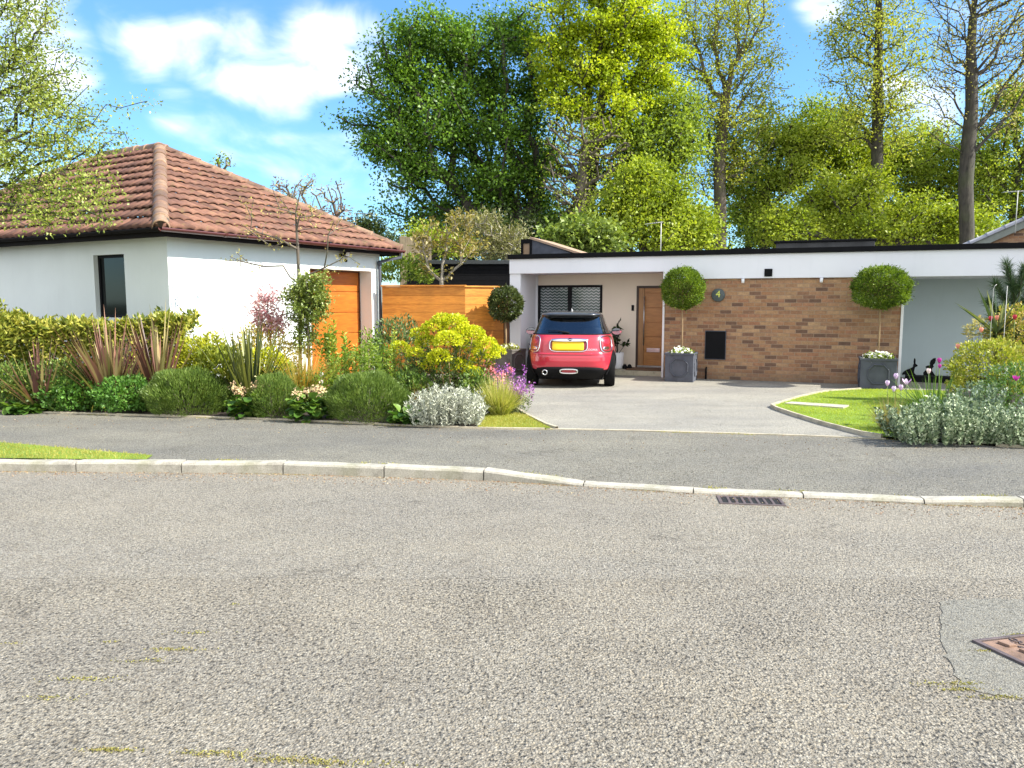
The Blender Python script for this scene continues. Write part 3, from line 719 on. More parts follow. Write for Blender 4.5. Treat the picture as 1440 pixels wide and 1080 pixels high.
# small fittings
iu, iz = hu(890, PD), hz(890, 433, PD); MB().box((iu - .028, PD - .025, iz - .065), (iu + .028, PD, iz + .065)).build('door_bell', M['dark'], hs, .006)
bu0, bu1, bz0, bz1 = hu(993.5), hu(1021.5), hz(1007, 504.5), hz(1007, 466)
bx = MB().box((bu0, -.02, bz0), (bu1, .02, bz1)).build('meter_box', M['black'], hs, .006)
MB().box((bu0 - .012, -.008, bz0 - .015), (bu1 + .012, .019, bz1 + .015)).build('frame', M['lead'], bx)
pu, pz = hu(1009.5), hz(1009.5, 415); pr = (hu(1019) - hu(1000)) / 2
pl = MB().lathe([(.0, .019), (pr, .019), (pr, -.008), (pr - .012, -.014), (0, -.014)], (pu, 0, pz), 32, 'y').build('house_number_plaque', M['slate'], hs)
me = text_mesh('4', .19, .003); o = link('numeral', me, M['numeral'], pl); o.location = (pu, -.018, pz + .015); o.rotation_euler = (rad(90), 0, 0)
vu, vz = hu(1079), hz(1079, 383.5); ve = MB().box((vu - .075, -.055, vz - .075), (vu + .075, -.031, vz + .075)).build('square_vent', M['black'], hs, .006)
vu, vz = hu(969), hz(969, 384); MB().lathe([(0, -.03), (.085, -.03), (.085, -.06), (.06, -.075), (0, -.08)], (vu, 0, vz), 24, 'y').build('round_vent', M['black'], hs)
for px in (1044, 1153.5):
    lu = hu(px); lt = MB().lathe([(0, .0), (.03, 0), (.03, -.085), (.022, -.09), (0, -.09)], (lu, -.06, H_F2 - .005), 16).box((lu - .025, -.06, H_F2 - .045), (lu + .025, .019, H_F2 - .004)); lt.build('wall_light', M['white_plastic'], hs)
pu_ = hu(995.5); MB().tube([(pu_, -.03, 0), (pu_, -.03, .18), (pu_, -.0, .24), (pu_, .02, .24)], .018, 8).build('overflow_pipe', M['black'], hs)

# ================================================================== roofing tiles
def tile_roof(name, mat, parent, E0, E1, A0_, A1_, course=.34, pitch=.205, amp=.032, thick=.052, gap=.026, seed=0):
    """courses of wavy tiles on the plane with eave E0-E1 and top A0-A1 (outward normal from the right-hand rule)"""
    rng = np.random.default_rng(seed)
    E0, E1, A0_, A1_ = [np.array(q, float) for q in (E0, E1, A0_, A1_)]
    du = unit(E1 - E0); nrm = unit(np.cross(E1 - E0, A0_ - E0)); dv = np.cross(nrm, du)
    L = (A0_ - E0) @ dv; sa0, sa1 = (A0_ - E0) @ du, (A1_ - E0) @ du; W = np.linalg.norm(E1 - E0)
    nC = int(round(L / course)); ch = L / nC; step = pitch / 8
    V = []; Fc = []; R = []; k = 0
    for c in range(nC):
        s = np.arange(-pitch, W + pitch, step) ; rows = []
        jit = rng.normal(size=len(s) // 8 + 3) * .003; tid = np.floor(s / (pitch * 1)).astype(int) + 2; jj = jit[np.clip(tid, 0, len(jit) - 1)]
        prof = amp * np.abs(np.sin(np.pi * s / pitch)) ** .8
        for (tv, base, pk) in ((c * ch - .03, gap if c else -.01, 1.), (c * ch - .034, thick, 1.), (c * ch + ch * .5, thick * .5, 1.), ((c + 1) * ch, .004, 1.)):
            lo, hi = max(tv, 0) / L * sa0, W + (sa1 - W) * max(tv, 0) / L
            sc = np.clip(s, lo, hi); z = base + prof * pk + jj
            rows.append(E0 + sc[:, None] * du + tv * dv + z[:, None] * nrm)
        n = len(s); P_ = np.stack(rows); V.append(P_.reshape(-1, 3))
        rt = rng.random(len(jit) + 4)[np.clip(tid, 0, None)]
        R.append(np.tile(rt, 4))
        lo, hi = c * ch / L * sa0, W + (sa1 - W) * c * ch / L
        ok = np.where((s[1:] > lo - .001) & (s[:-1] < hi + .001))[0]
        for r in range(3):
            Fc.append(np.stack([k + r*n + ok, k + r*n + ok + 1, k + (r+1)*n + ok + 1, k + (r+1)*n + ok], 1))
        k += 4 * n
    return link(name, npmesh(name, np.concatenate(V), np.concatenate(Fc), np.concatenate(R), True), mat, parent)
def hip_caps(name, mat, parent, a, b, r=.13, L=.36, lift=.03, seed=1):
    rng = np.random.default_rng(seed); a = np.array(a, float); b = np.array(b, float); d = unit(b - a); T_ = np.linalg.norm(b - a)
    side = unit(np.cross(d, [0, 0, 1.])); up = np.cross(side, d); n = int(T_ / L); V = []; Fc = []; R = []; k = 0; th = np.linspace(-.15, np.pi + .15, 11)
    for i in range(n + 1):
        s0, s1 = i * L, min(T_ + .05, (i + 1) * L + .06)
        j = rng.normal() * .004
        for (s, rr, ou) in ((s0, r * 1.06 - .02, 0), (s0, r * 1.06, 0), (s0 + .04, r * 1.06, 0), (s0 + .05, r, 0), (s1, r * .93, 0)):
            V.append(a + d * s + side * (np.cos(th) * rr)[:, None] + up * (np.sin(th) * rr + lift - r * .45 + j)[:, None]); R.append(np.full(11, rng.random() if ou else 0))
        R[-5:] = [np.full(11, rng.random())] * 5
        q = np.arange(10)
        for w_ in range(4): Fc.append(np.stack([k + w_*11 + q, k + w_*11 + q + 1, k + (w_+1)*11 + q + 1, k + (w_+1)*11 + q], 1))
        k += 55
    return link(name, npmesh(name, np.concatenate(V), np.concatenate(Fc), np.concatenate(R), True), mat, parent)

# ================================================================== garage (local x along the sunny side, y along the shaded side)
GC = np.array([-5.64, 12.8, 0]); GC[0] = (243.5 - 720) / F * 12.86; gang = math.atan2(.869, .495)
GU = np.array([.495, .869, 0]); GV = np.array([-.869, .495, 0])
def gu(px, v=0., z=1.5): return float(along(GC + GV * v + np.array([0, 0, z]), GU, px))
def gv(px, u=0., z=1.5): return float(along(GC + GU * u + np.array([0, 0, z]), GV, px))
def gz(px, py, u=0., v=0.):
    q = GC + GU * u + GV * v; d = ray(px, py); return float(CH + d[2] * q[1] / d[1])
WT = gz(243, 331); GL = gu(535); o0, o1 = gu(437), gu(523); oz = gz(437, 377, o0); ORR = .35; GB = 10.4
print('garage', GC, WT, GL, o0, o1, oz, gv(135), gv(178), 'ORR', [gu(500, v) - o1 for v in (.2, .3, .4)])
ga = thing('garage', 'white rendered garage with hipped terracotta tiled roof and oak coloured door', 'garage', GC, gang)
v0, v1 = gv(178), gv(135); gwz0, gwz1 = gz(160, 447, 0, v0), gz(160, 357, 0, v0)
t_ = .25
mb = MB().box((0, 0, 0), (o0, t_, WT)).box((o0, 0, oz), (o1, t_, WT)).box((o1, 0, 0), (GL, t_, WT)).box((o0 - .25, t_, 0), (o0, .62, WT)).box((o1, t_, 0), (o1 + .2, .62, WT)).box((o0, t_, oz), (o1, .62, WT))
mb.box((0, t_, 0), (t_, v0, WT)).box((0, v1, 0), (t_, GB, WT)).box((0, v0, 0), (t_, v1, gwz0)).box((0, v0, gwz1), (t_, v1, WT))
mb.box((GL - t_, .62, 0), (GL, GB, WT)).box((t_, GB - t_, 0), (GL - t_, GB, WT)); mb.build('wall', M['white'], ga)
fr = MB().box((.08, v0, gwz0), (.14, v0 + .05, gwz1)).box((.08, v1 - .05, gwz0), (.14, v1, gwz1)).box((.08, v0 + .05, gwz1 - .05), (.14, v1 - .05, gwz1)).box((.08, v0 + .05, gwz0), (.14, v1 - .05, gwz0 + .05))
wi = fr.build('window', M['dark'], ga, .003); MB().box((.10, v0 + .05, gwz0 + .05), (.12, v1 - .05, gwz1 - .05)).build('pane', M['glass'], wi)
gd_ = MB().box((o0, ORR + .03, 0), (o1, ORR + .06, oz)).build('garage_door', M['garage_oak'], ga)
n_ = 5; hh = oz / n_
for i in range(n_): MB().box((o0 + .03, ORR, i * hh + .007), (o1 - .03, ORR + .0295, (i + 1) * hh - .004)).build('panel', M['garage_oak'], gd_, .006)
MB().box((o0, ORR - .02, 0), (o0 + .028, ORR + .029, oz)).box((o1 - .028, ORR - .02, 0), (o1, ORR + .029, oz)).box((o0 + .028, ORR - .02, oz - .03), (o1 - .028, ORR - .001, oz)).build('door_frame', plain('brown_door_frame', (.1, .035, .02), .5), ga)
ov = .3; ex0, ex1, ey0, ey1 = -ov, GL + ov, -ov, GB + ov; EZ = WT + .02
AX = (ex0 + ex1) / 2; ay0, ay1 = 3.75, 5.6; AP = gz(234, 207, AX, ay0) ; print('apex', AP)
# check fascia and soffit
mb = MB().box((ex0, ey0, EZ - .04), (ex1, ey1, EZ - .02)); mb.build('soffit', M['soffit'], ga)
mb = MB().box((ex0 - .02, ey0 - .02, EZ - .07), (ex1 + .02, ey0 - .0, EZ + .09)).box((ex0 - .02, ey0, EZ - .07), (ex0, ey1, EZ + .09)).box((ex1, ey0, EZ - .07), (ex1 + .02, ey1, EZ + .09)); mb.build('fascia', M['soffit'], ga)
a0, a1 = (AX, ay0, AP), (AX, ay1, AP); c00, c10, c11, c01 = (ex0-.05, ey0-.05, EZ+.08), (ex1+.05, ey0-.05, EZ+.08), (ex1+.05, ey1, EZ+.08), (ex0-.05, ey1, EZ+.08)
rf = tile_roof('roof', M['tile'], ga, c00, c10, a0, a0, seed=1)
tile_roof('roof_slope', M['tile'], rf, c01, c00, a1, a0, seed=2)
tile_roof('roof_slope', M['tile'], rf, c10, c11, a0, a1, seed=3)
tile_roof('roof_slope', M['tile'], rf, c11, c01, a1, a1, seed=4)
for (p, q, s) in ((c00, a0, 1), (c10, a0, 2), (c11, a1, 3), (c01, a1, 4)):
    hip_caps('hip_tiles', M['ridge'], rf, p, q, seed=s)
hip_caps('ridge_tiles', M['ridge'], rf, a0, a1, seed=9)
MB().tube([(c00[0] + .03, c00[1] + .03, c00[2] + .0), (c00[0] + .2, c00[1] + .2, c00[2] + .1)], .1, 8).build('mortar', M['mortar'], rf)
# gutters: half-round
def gutter(a, b, out):
    mb = MB(); a = Vector(a); b = Vector(b); d = (b - a).normalized(); o_ = Vector(out); vs = []; th = [math.pi * k / 8 for k in range(9)]
    for p in (a, b):
        for r in (.062, .056):
            for t in th: vs.append(p + o_ * (math.cos(t) * r) + Vector((0, 0, -math.sin(t) * r)))
    fs = [(k, k+1, 18+k+1, 18+k) for k in range(8)] + [(9+k, 27+k, 27+k+1, 9+k+1) for k in range(8)] + [(0, 18, 27, 9), (8, 17, 35, 26)]
    mb.add(vs, fs, True)
    n = int((b - a).length / 1.3)
    for i in range(1, n + 1):
        c = a + d * (b - a).length * i / (n + 1); vs = []
        for p in (c - d * .03, c + d * .03):
            for t in th: vs.append(p + o_ * (math.cos(t) * .069) + Vector((0, 0, -math.sin(t) * .069)))
        mb.add(vs, [(k, k+1, 9+k+1, 9+k) for k in range(8)], True)
    return mb
gutter((ex0 - .1, ey0 - .085, EZ + .06), (ex1 + .08, ey0 - .085, EZ + .05), (0, 1, 0)).build('gutter', M['maroon'], ga)
gutter((ex0 - .085, ey0 - .1, EZ + .06), (ex0 - .085, ey1, EZ + .06), (1, 0, 0)).build('gutter', M['soffit'], ga)
x_ = GL - .09
MB().tube([(ex1 - .0, ey0 - .08, EZ), (ex1 - .0, ey0 - .08, EZ - .1), (x_, -.07, EZ - .22), (x_, -.07, EZ - .4), (x_, -.07, .0)], .036, 10).tube([(x_, -.07, EZ - .2), (x_, -.07, EZ - .3)], .048, 10).build('downpipe', M['lead'], ga)
# security light
su = gu(487, -.1); szz = gz(487, 361, su); sl_ = MB().box((su - .08, -.03, szz + .0), (su - .02, 0, szz + .06)).tube([(su - .05, -.02, szz + .03), (su - .02, -.1, szz + .04)], .014, 8)
sl_ = sl_.build('security_light', M['black'], ga)
MB().cbox((su + .01, -.13, szz + .06), (.15, .07, .13), Matrix.Rotation(rad(20), 3, 'X')).build('lamp_head', M['black'], sl_, .01)
MB().cbox((su + .01, -.168, szz + .047), (.11, .008, .09), Matrix.Rotation(rad(20), 3, 'X')).build('lens', M['white_plastic'], sl_, .004)
MB().lathe([(0, -.06), (.03, -.045), (.035, -.01), (.02, .01)], (su + .02, -.1, szz - .06), 12).build('motion_sensor', M['black'], sl_)

# ================================================================== fence, black outbuilding
def fence_run(p0, p1, z0, z1, label, nb_=10, capc=M['fence']):
    p0 = np.array(p0); p1 = np.array(p1); L = np.linalg.norm(p1[:2] - p0[:2]); an = math.atan2(p1[1] - p0[1], p1[0] - p0[0])
    r = thing('board_fence', label, 'fence', (p0[0], p0[1], 0), an, 'orange board fences')
    hgt = z0 / nb_; mb = MB()
    for i in range(nb_): mb.box((0, random.uniform(-.002, .002), i * hgt + .004), (L, .022, (i + 1) * hgt - .003))
    mb.box((.003, .0225, .003), (L - .003, .0238, z0 - .003)); mb.build('boards', M['fence'], r, .003)
    mb = MB()
    for i in range(max(2, int(L / 1.8) + 1)): x = min(L - .07, i * 1.8); MB().box((x, .024, 0), (x + .07, .1, z0)).build('post', M['fence'], r)
    MB().box((-.02, -.03, z0 + .001), (L + .02, .06, z0 + .035)).build('capping', M['fence'], r, .004)
    return r
F0 = P(537, 402, 17.25); F1 = P(654, 402, 17.0); F2 = P(708, 404, 17.45)
fence_run(F0, F1, F0[2] - .02, 0, 'long orange stained horizontal board fence beside the garage downpipe')
fence_run(F1, F2, F1[2] - .03, 0, 'short bright orange board fence angled behind the left bay ball')
o = MB().box((0, 0, 0), (.12, .1, 1.93)).build('fence_post', wood('dark_brown_post', (.2, .08, .03), (.1, .035, .015), 'z'), None, .004, (F2[0] + .01, F2[1] + .02, 0)); tag(o, 'dark brown fence post against the white bungalow pier', 'post')
Yb = 20.; bl = P(572, 366, Yb); br_ = P(722, 366, Yb)
bb = thing('timber_outbuilding', 'black timber clad flat roofed outbuilding behind the orange fence', 'outbuilding', (bl[0], bl[1], 0), 0)
wd = br_[0] - bl[0] + .3; mb = MB(); nb_ = 18; zt = bl[2] - .1
for i in range(nb_): mb.box((0, .0, i * zt / nb_ + .005), (wd, .03, (i + 1) * zt / nb_ - .004))
mb.box((0, .03, 0), (wd, 4, zt)); mb.build('cladding', M['black'], bb)
MB().box((-.08, -.08, zt), (wd, 4.1, zt + .1)).build('roof', plain('grey_black_roof_edge', (.035, .04, .04), .6), bb, .005)
# neighbour house at the right
nb0 = P(1440, 303, 21.); nrz = math.atan2(-.5, .866); nh = thing('neighbour_house', 'neighbouring house with grey brown tiled gable roof behind the bungalow', 'house', (nb0[0] + .3, nb0[1], 0), nrz)
pk = nb0[2]; ed = 2.6; ez = pk - 1.25; LL = 3.6
# local: x right along gable, y back along ridge
rf = tile_roof('roof', M['grey_tile'], nh, (-ed - .1, LL, ez - .05), (-ed - .1, 0, ez - .05), (0, LL, pk), (0, 0, pk), course=.34, pitch=.3, amp=.05, seed=7)
tile_roof('roof_slope', M['grey_tile'], rf, (ed, 0, ez), (ed, LL, ez), (0, 0, pk), (0, LL, pk), course=.34, pitch=.3, amp=.05, seed=8)
hip_caps('verge_tiles', plain('grey_verge_tile', (.33, .33, .36), .7), rf, (-ed - .1, 0, ez - .03), (0, 0, pk + .02), r=.09, L=.45)
hip_caps('ridge_tiles', M['grey_tile'], rf, (0, 0, pk + .03), (0, LL, pk + .03), r=.11, L=.4)
MB().add([(-ed, .1, 0), (ed, .1, 0), (ed, .1, ez), (0, .1, pk - .05), (-ed, .1, ez), (-ed, LL - .1, 0), (ed, LL - .1, 0), (ed, LL - .1, ez), (0, LL - .1, pk - .05), (-ed, LL - .1, ez)],
   [(0,1,2,3,4), (9,8,7,6,5), (0,5,6,1), (1,6,7,2), (4,9,5,0)]).build('wall', M['brick'], nh)
MB().bbox((-ed - .1, -.02, ez - .16), (0, -.02, pk - .1), .03, .2).bbox((0, -.02, pk - .1), (ed + .1, -.02, ez - .16), .03, .2).build('bargeboard', plain('grey_green_bargeboard', (.2, .22, .19), .6), nh)
MB().box((.2, .8, pk - .3), (.7, 1.4, pk + .35)).build('chimney', M['brick'], nh)
def aerial(name, label, base, top, boom, els, kind='M'):
    t = thing(name, label, 'aerial', base)
    MB().tube([(0, 0, 0), (0, 0, top)], .011, 6).build('pole', M['alu'], t)
    mb = MB().tube([(boom[0], boom[1], top - .04), (boom[2], boom[3], top + .02)], .009, 6)
    b0 = Vector((boom[0], boom[1], top - .04)); b1 = Vector((boom[2], boom[3], top + .02)); s_ = (b1 - b0).cross(Vector((0, 0, 1))).normalized()
    for i in range(els):
        c = b0.lerp(b1, (i + .5) / els); mb.tube([c - s_ * .13, c + s_ * .13], .006, 4)
    mb.build('antenna', M['alu'], t); return t
M['alu'] = plain('dull_aluminium', (.55, .54, .5), .5, .1, 6., 0)
q = P(1429, 306, 20.5); q2 = P(1424, 268, 20.5); aerial('tv_aerial', 'pale television aerial on a pole above the neighbouring tiled roof', q - np.array([0, 0, .4]), q2[2] - q[2] + .4, (-.38, 0, .5, .1), 9)
q = P(929, 352, 19.5); q2 = P(929, 313, 19.5); q[2] = H_TOP - .04; aerial('tv_aerial', 'thin television aerial rising from the bungalow flat roof above the door', q, q2[2] - q[2], (-.4, 0, .05, .05), 8)
# weathered panel behind
q = P(562, 350, 24); r = thing('trellis_panel', 'weathered tall wooden fence panel behind the orange fence', 'fence', (q[0], q[1], 0), rad(10))
zt = P(575, 332, 24)[2]
for i in range(2): MB().box((i * .75 + .0, 0, 0), (i * .75 + .22, .22, zt)).build('post', M['post'], r, .01)
mb = MB()
for i in range(14): mb.box((.22, .06 + (i % 2) * .02, i * zt / 14), (.75, .08 + (i % 2) * .02, (i + 1) * zt / 14 - .02))
mb.build('boards', M['post'], r)
# ================================================================== red hatchback (local: x across, y forward from the rear bumper, z up)
def paint(name, col):
    t = NT(name); b = t.bsdf(col, .28); b.inputs['Metallic'].default_value = .0
    b.inputs['Coat Weight'].default_value = 1.; b.inputs['Coat Roughness'].default_value = .04
    n = t.noise(t.pos(), 5., 3.); c = t.ramp(n, [(.3, tuple(x * .93 for x in col)), (.7, col)]); t.l(c, b.inputs['Base Color']); return t.m
M['red'] = paint('red_car_paint', (.52, .022, .045)); M['roofblack'] = paint('black_roof_paint', (.025, .027, .03))
M['plastic'] = plain('black_car_plastic', (.007, .007, .008), .7, .15, 8., .1, 150.)
M['carglass'] = glass_mat('car_glass', (.012, .02, .024), .02)
M['chrome'] = plain('chrome', (.8, .8, .8), .12, .03, 4., 0, Metallic=1.)
M['lamp'] = paint('red_lamp_glass', (.30, .008, .02)); M['plate'] = plain('yellow_plate', (.9, .56, .01), .4, .02, 4., 0)
M['tyre'] = matte(plain('tyre_rubber', (.009, .009, .009), .9, .2, 20., .3, 90.)); matte(M['plastic'], .15)
M['interior'] = plain('dark_seat_fabric', (.05, .05, .055), .9, .2, 20., 0)
zs = [.17, .24, .30, .36, .42, .50, .58, .63, .66, .72, .80, .88, .94, .985, 1.00, 1.08, 1.16, 1.24, 1.31, 1.345, 1.37, 1.395, 1.41, 1.416]
ws = [.74, .79, .825, .855, .866, .868, .862, .855, .85, .842, .826, .806, .784, .76, .75, .708, .674, .645, .615, .6, .575, .49, .38, .12]
yr = [.16, .09, .05, .022, .008, .0, .004, .02, .045, .055, .075, .105, .14, .175, .20, .285, .37, .455, .53, .50, .54, .62, .80, 1.3]
yf = [3.72, 3.77, 3.8, 3.81, 3.82, 3.82, 3.81, 3.79, 3.78, 3.74, 3.62, 3.3, 3.0, 2.72, 2.64, 2.48, 2.33, 2.18, 2.04, 1.98, 1.92, 1.82, 1.68, 1.5]
EXP = 5.2
def cw(z): return float(np.interp(z, zs, ws)), float(np.interp(z, zs, yr)), float(np.interp(z, zs, yf))
def ring(z, n=96, inset=0.):
    w_, r_, f_ = cw(z); w_ -= inset; r_ += inset; f_ -= inset; yc = (r_ + f_) / 2; hy = (f_ - r_) / 2
    th = np.arange(n) * 2 * np.pi / n + .0001; c, s = np.cos(th), np.sin(th)
    # even spacing by angle warped towards the corners
    ex = np.where(z < 1., EXP, 4.4); p = 2 / ex
    x = w_ * np.sign(c) * np.abs(c) ** p; y = hy * np.sign(s) * np.abs(s) ** (2 / 3.4)
    return np.stack([x, yc + y, np.full(n, z)], 1)
def rear_y(x, z):
    w_, r_, f_ = cw(z); hy = (f_ - r_) / 2
    k = max(0., 1 - min(1, abs(x) / w_) ** (EXP if z < 1 else 4.4)); return (r_ + f_) / 2 - hy * k ** (1 / 3.4)
def shell(z0, z1, dz=.015, inset=0., keep=None, cap=None, n=160):
    zz = np.arange(z0, z1 + 1e-6, dz) if z1 < 1.415 else np.concatenate([np.arange(z0, 1.41, .008), [1.413, 1.416]])
    R_ = [ring(z, n, inset) for z in zz]; mb = MB(); V = np.concatenate(R_); fs = []
    for i in range(len(zz) - 1):
        for k in range(n):
            f = (i*n + k, i*n + (k+1) % n, (i+1)*n + (k+1) % n, (i+1)*n + k)
            if keep is None or keep(V[list(f)].mean(0)): fs.append(f)
    if cap: fs.append(tuple(range((len(zz)-1)*n, len(zz)*n)))
    used = sorted({i for f in fs for i in f}); mp_ = {u: i for i, u in enumerate(used)}
    mb.add([V[u] for u in used], [[mp_[i] for i in f] for f in fs], True); return mb
def not_wheel(c): return not any((c[1] - wy) ** 2 + (c[2] - .30) ** 2 < .335 ** 2 and abs(c[0]) > .55 for wy in (.62, 3.115))
cpos = P(801, 543, 14.06); CX, CY = cpos[0], 14.06
car = thing('parked_car', 'small red three door hatchback with black roof parked on the driveway', 'car', (CX, CY, .004), -rad(6.5))
def isbump(c): return c[2] < (.37 + .0 * c[0]) and not (c[1] < .6 and c[2] > .352 - .06 * max(0, abs(c[0]) - .45) / .3)
body = shell(.345, .985, .0106, keep=lambda c: not_wheel(c), n=200).build('body', M['red'], car)
shell(.17, .345, .0125, keep=lambda c: not_wheel(c), n=160).build('bumper', M['plastic'], car)
# shoulder ledge between body and glass
mb = MB(); a_, b_ = ring(.985, 160), ring(1.0, 160, .012); mb.add(np.concatenate([a_, b_]), [(k, (k+1) % 160, 160 + (k+1) % 160, 160 + k) for k in range(160)], True); mb.build('beltline', M['plastic'], car)
# pillars and glass
def is_rear_glass(c): return c[1] < 1.0 and abs(c[0]) < np.interp(c[2], [1., 1.33], [.655, .545]) and c[2] < 1.315
def is_side_glass(c): return .80 < c[1] < 2.15 and abs(c[1] - 1.15) > .04 and abs(c[0]) > .4 and c[2] < 1.32
def is_front_glass(c): return c[1] > 2.0 and abs(c[0]) < np.interp(c[2], [1., 1.33], [.66, .52])
gl = lambda c: is_rear_glass(c) or is_side_glass(c) or is_front_glass(c)
shell(1.0, 1.345, .0115, keep=lambda c: not gl(c), n=200).build('pillars', M['roofblack'], car)
def tint():
    t = NT('tinted_car_glass'); g = t.n('ShaderNodeBsdfGlossy', Roughness=.02); g.inputs[0].default_value = (.95, .97, 1, 1)
    tr = t.n('ShaderNodeBsdfTransparent'); tr.inputs[0].default_value = (.5, .58, .58, 1)
    lw = t.n('ShaderNodeFresnel', IOR=1.7); m = t.n('ShaderNodeMixShader'); t.l(t.math('MINIMUM', t.math('ADD', t.math('MULTIPLY', lw.outputs[0], 1.3), .03), 1.), m.inputs[0])
    t.l(tr.outputs[0], m.inputs[1]); t.l(g.outputs[0], m.inputs[2]); t.l(m.outputs[0], t.out.inputs[0]); return t.m
M['tint'] = tint()
shell(1.0, 1.345, .0115, .006, keep=is_rear_glass, n=200).build('rear_window', M['tint'], car)
for sg in (-1, 1): shell(1.0, 1.345, .0115, .006, keep=lambda c, sg=sg: is_side_glass(c) and c[0] * sg > 0, n=200).build('side_window', M['tint'], car)
shell(1.0, 1.345, .0115, .006, keep=is_front_glass, n=200).build('windscreen', M['tint'], car)
rf = shell(1.345, 1.416, keep=None, cap=True, n=160).build('roof', M['roofblack'], car)
# tailgate spoiler lip
mb = MB(); xs_ = np.linspace(-.54, .54, 25); vs = []
for x in xs_:
    e = .05 * (abs(x) / .54) ** 3; y0_ = rear_y(x * .97, 1.335) - .035 + e
    vs += [(x, y0_ + .03, 1.325), (x, y0_ - .035, 1.338), (x, y0_ - .04, 1.352), (x, y0_ + .02, 1.374 - e * .3), (x, y0_ + .16, 1.388 - e * .6)]
mb.add(vs, [(5*i+k, 5*i+5+k, 5*i+6+k, 5*i+1+k) for i in range(24) for k in range(4)], True); mb.build('spoiler', M['roofblack'], rf)
MB().tube([(0, .86, 1.405), (0, .83, 1.44), (0, .80, 1.46)], [.022, .012, .004], 8).build('antenna', M['white_plastic'], rf)
# things on the rear surface: patch helper
def patch_on(cx, cz, w2, h2, e=3., off=.008, thick=0.02, n=40, shear=0., hole=None, wid=None):
    """rounded-rectangle patch projected on the rear; hole= inner scale for ring"""
    mb = MB(); th = np.arange(n) * 2 * np.pi / n
    def loop(sc, o, add=0.):
        r = []
        for t in th:
            c, s = math.cos(t), math.sin(t)
            lx = math.copysign(abs(c) ** (2 / e), c) * (w2 * sc - add); lz = math.copysign(abs(s) ** (2 / e), s) * (h2 * sc - add)
            x, z = cx + lx + shear * lz, cz + lz; r.append((x, rear_y(x, z) - o, z))
        return r
    if wid: L_ = [loop(1, 0), loop(1, off), loop(1, off, wid), loop(1, 0, wid)]
    else: L_ = [loop(1, -.004), loop(1, off * .6), loop(.94, off), loop(.6, off * 1.1), loop(.25, off * 1.15)]
    V = [p for l_ in L_ for p in l_]
    fs = [(i*n+k, i*n+(k+1) % n, (i+1)*n+(k+1) % n, (i+1)*n+k) for i in range(len(L_)-1) for k in range(n)]
    if not wid: fs.append(tuple((len(L_)-1)*n + k for k in range(n)))
    return mb.add(V, fs, True)
for s_, lx in ((1, .662), (-1, -.672)):
    tl = patch_on(lx, .815, .094, .135, 3.4, .016, shear=-.12 * s_).build('tail_light', M['lamp'], car)
    patch_on(lx, .815, .116, .157, 3.4, .022, shear=-.12 * s_, wid=.02).build('chrome_ring', M['chrome'], tl)
    patch_on(lx + .0, .74, .06, .03, 2.6, .021).build('reverse_lens', M['chrome'], tl)
    patch_on(lx + .0, .86, .066, .05, 2.6, .021).build('brake_lens', paint('bright_red_lens', (.6, .02, .05)), tl)
patch_on(-.03, .795, .345, .115, 4.5, .006).build('plate_recess_shade', plain('recess_shade_red', (.2, .01, .02), .5), car)  # no real hollow: recess shade painted as a darker red patch
patch_on(-.03, .795, .352, .122, 4.5, .016, wid=.014).build('plate_surround', M['chrome'], car)
patch_on(-.04, .785, .292, .085, 9, .02).build('number_plate', M['plate'], car)
hd = patch_on(-.01, .893, .345, .032, 3.2, .045).build('chrome_handle', M['chrome'], car)
patch_on(0, .905, .035, .026, 2, .06).build('emblem', M['plastic'], hd)
patch_on(0, .905, .05, .012, 2, .064).build('wings', M['chrome'], hd)
me = text_mesh('COOPER', .052, .001); o = link('badge', me, M['chrome'], car); o.location = (.40, rear_y(.4, .715) - .006, .715); o.rotation_euler = (rad(80), 0, rad(4))
# bumper crease and lower dark valance, fog lamp, exhaust
mb = MB(); xs_ = np.linspace(-.8, .8, 41); vs = []
for x in xs_:
    for (z, o_) in ((.62, .004), (.632, .016), (.645, .018), (.655, .0)): vs.append((x, rear_y(x, z) - o_, z))
mb.add(vs, [(4*i+k, 4*i+4+k, 4*i+5+k, 4*i+1+k) for i in range(40) for k in range(3)], True); mb.build('bumper_edge', M['red'], car)
mb = MB(); xs_ = np.linspace(-.62, .62, 41); vs = []
for x in xs_:
    top = .365 + .03 * (1 - (abs(x) / .62) ** 6)
    for (z, o_) in ((.20, -.02), (.26, .012), (.33, .02), (top, .012), (top + .006, 0)): vs.append((x, rear_y(x, z) - o_, z))
mb.add(vs, [(5*i+k, 5*i+5+k, 5*i+6+k, 5*i+1+k) for i in range(40) for k in range(4)], True); mb.build('diffuser', M['plastic'], car)
fg = patch_on(-.02, .318, .135, .033, 4., .035).build('fog_light', paint('fog_lens', (.35, .01, .03)), car)
patch_on(-.02, .318, .17, .05, 3.2, .038, wid=.022).build('chrome_ring', M['chrome'], fg)
MB().lathe([(.036, .0), (.036, -.09), (.045, -.095), (.052, -.085), (.052, .1)], (-.455, .03, .305), 24, 'y').build('exhaust', M['chrome'], car)
MB().lathe([(.0, .0), (.036, .0), (.036, .02)], (-.455, .03, .305), 24, 'y').build('exhaust_bore', M['void'], car)
MB().box((-.6, .3, .15), (.6, 3.6, .2)).box((-.56, .2, .2), (.56, 3.5, .5)).build('underbody', M['plastic'], car)
# wiper
MB().tube([(-.02, rear_y(0, 1.02) - .02, 1.02), (-.25, rear_y(.25, 1.05) - .02, 1.055), (-.42, rear_y(.42, 1.04) - .018, 1.05)], [.016, .009, .006], 6).build('wiper', M['plastic'], car)
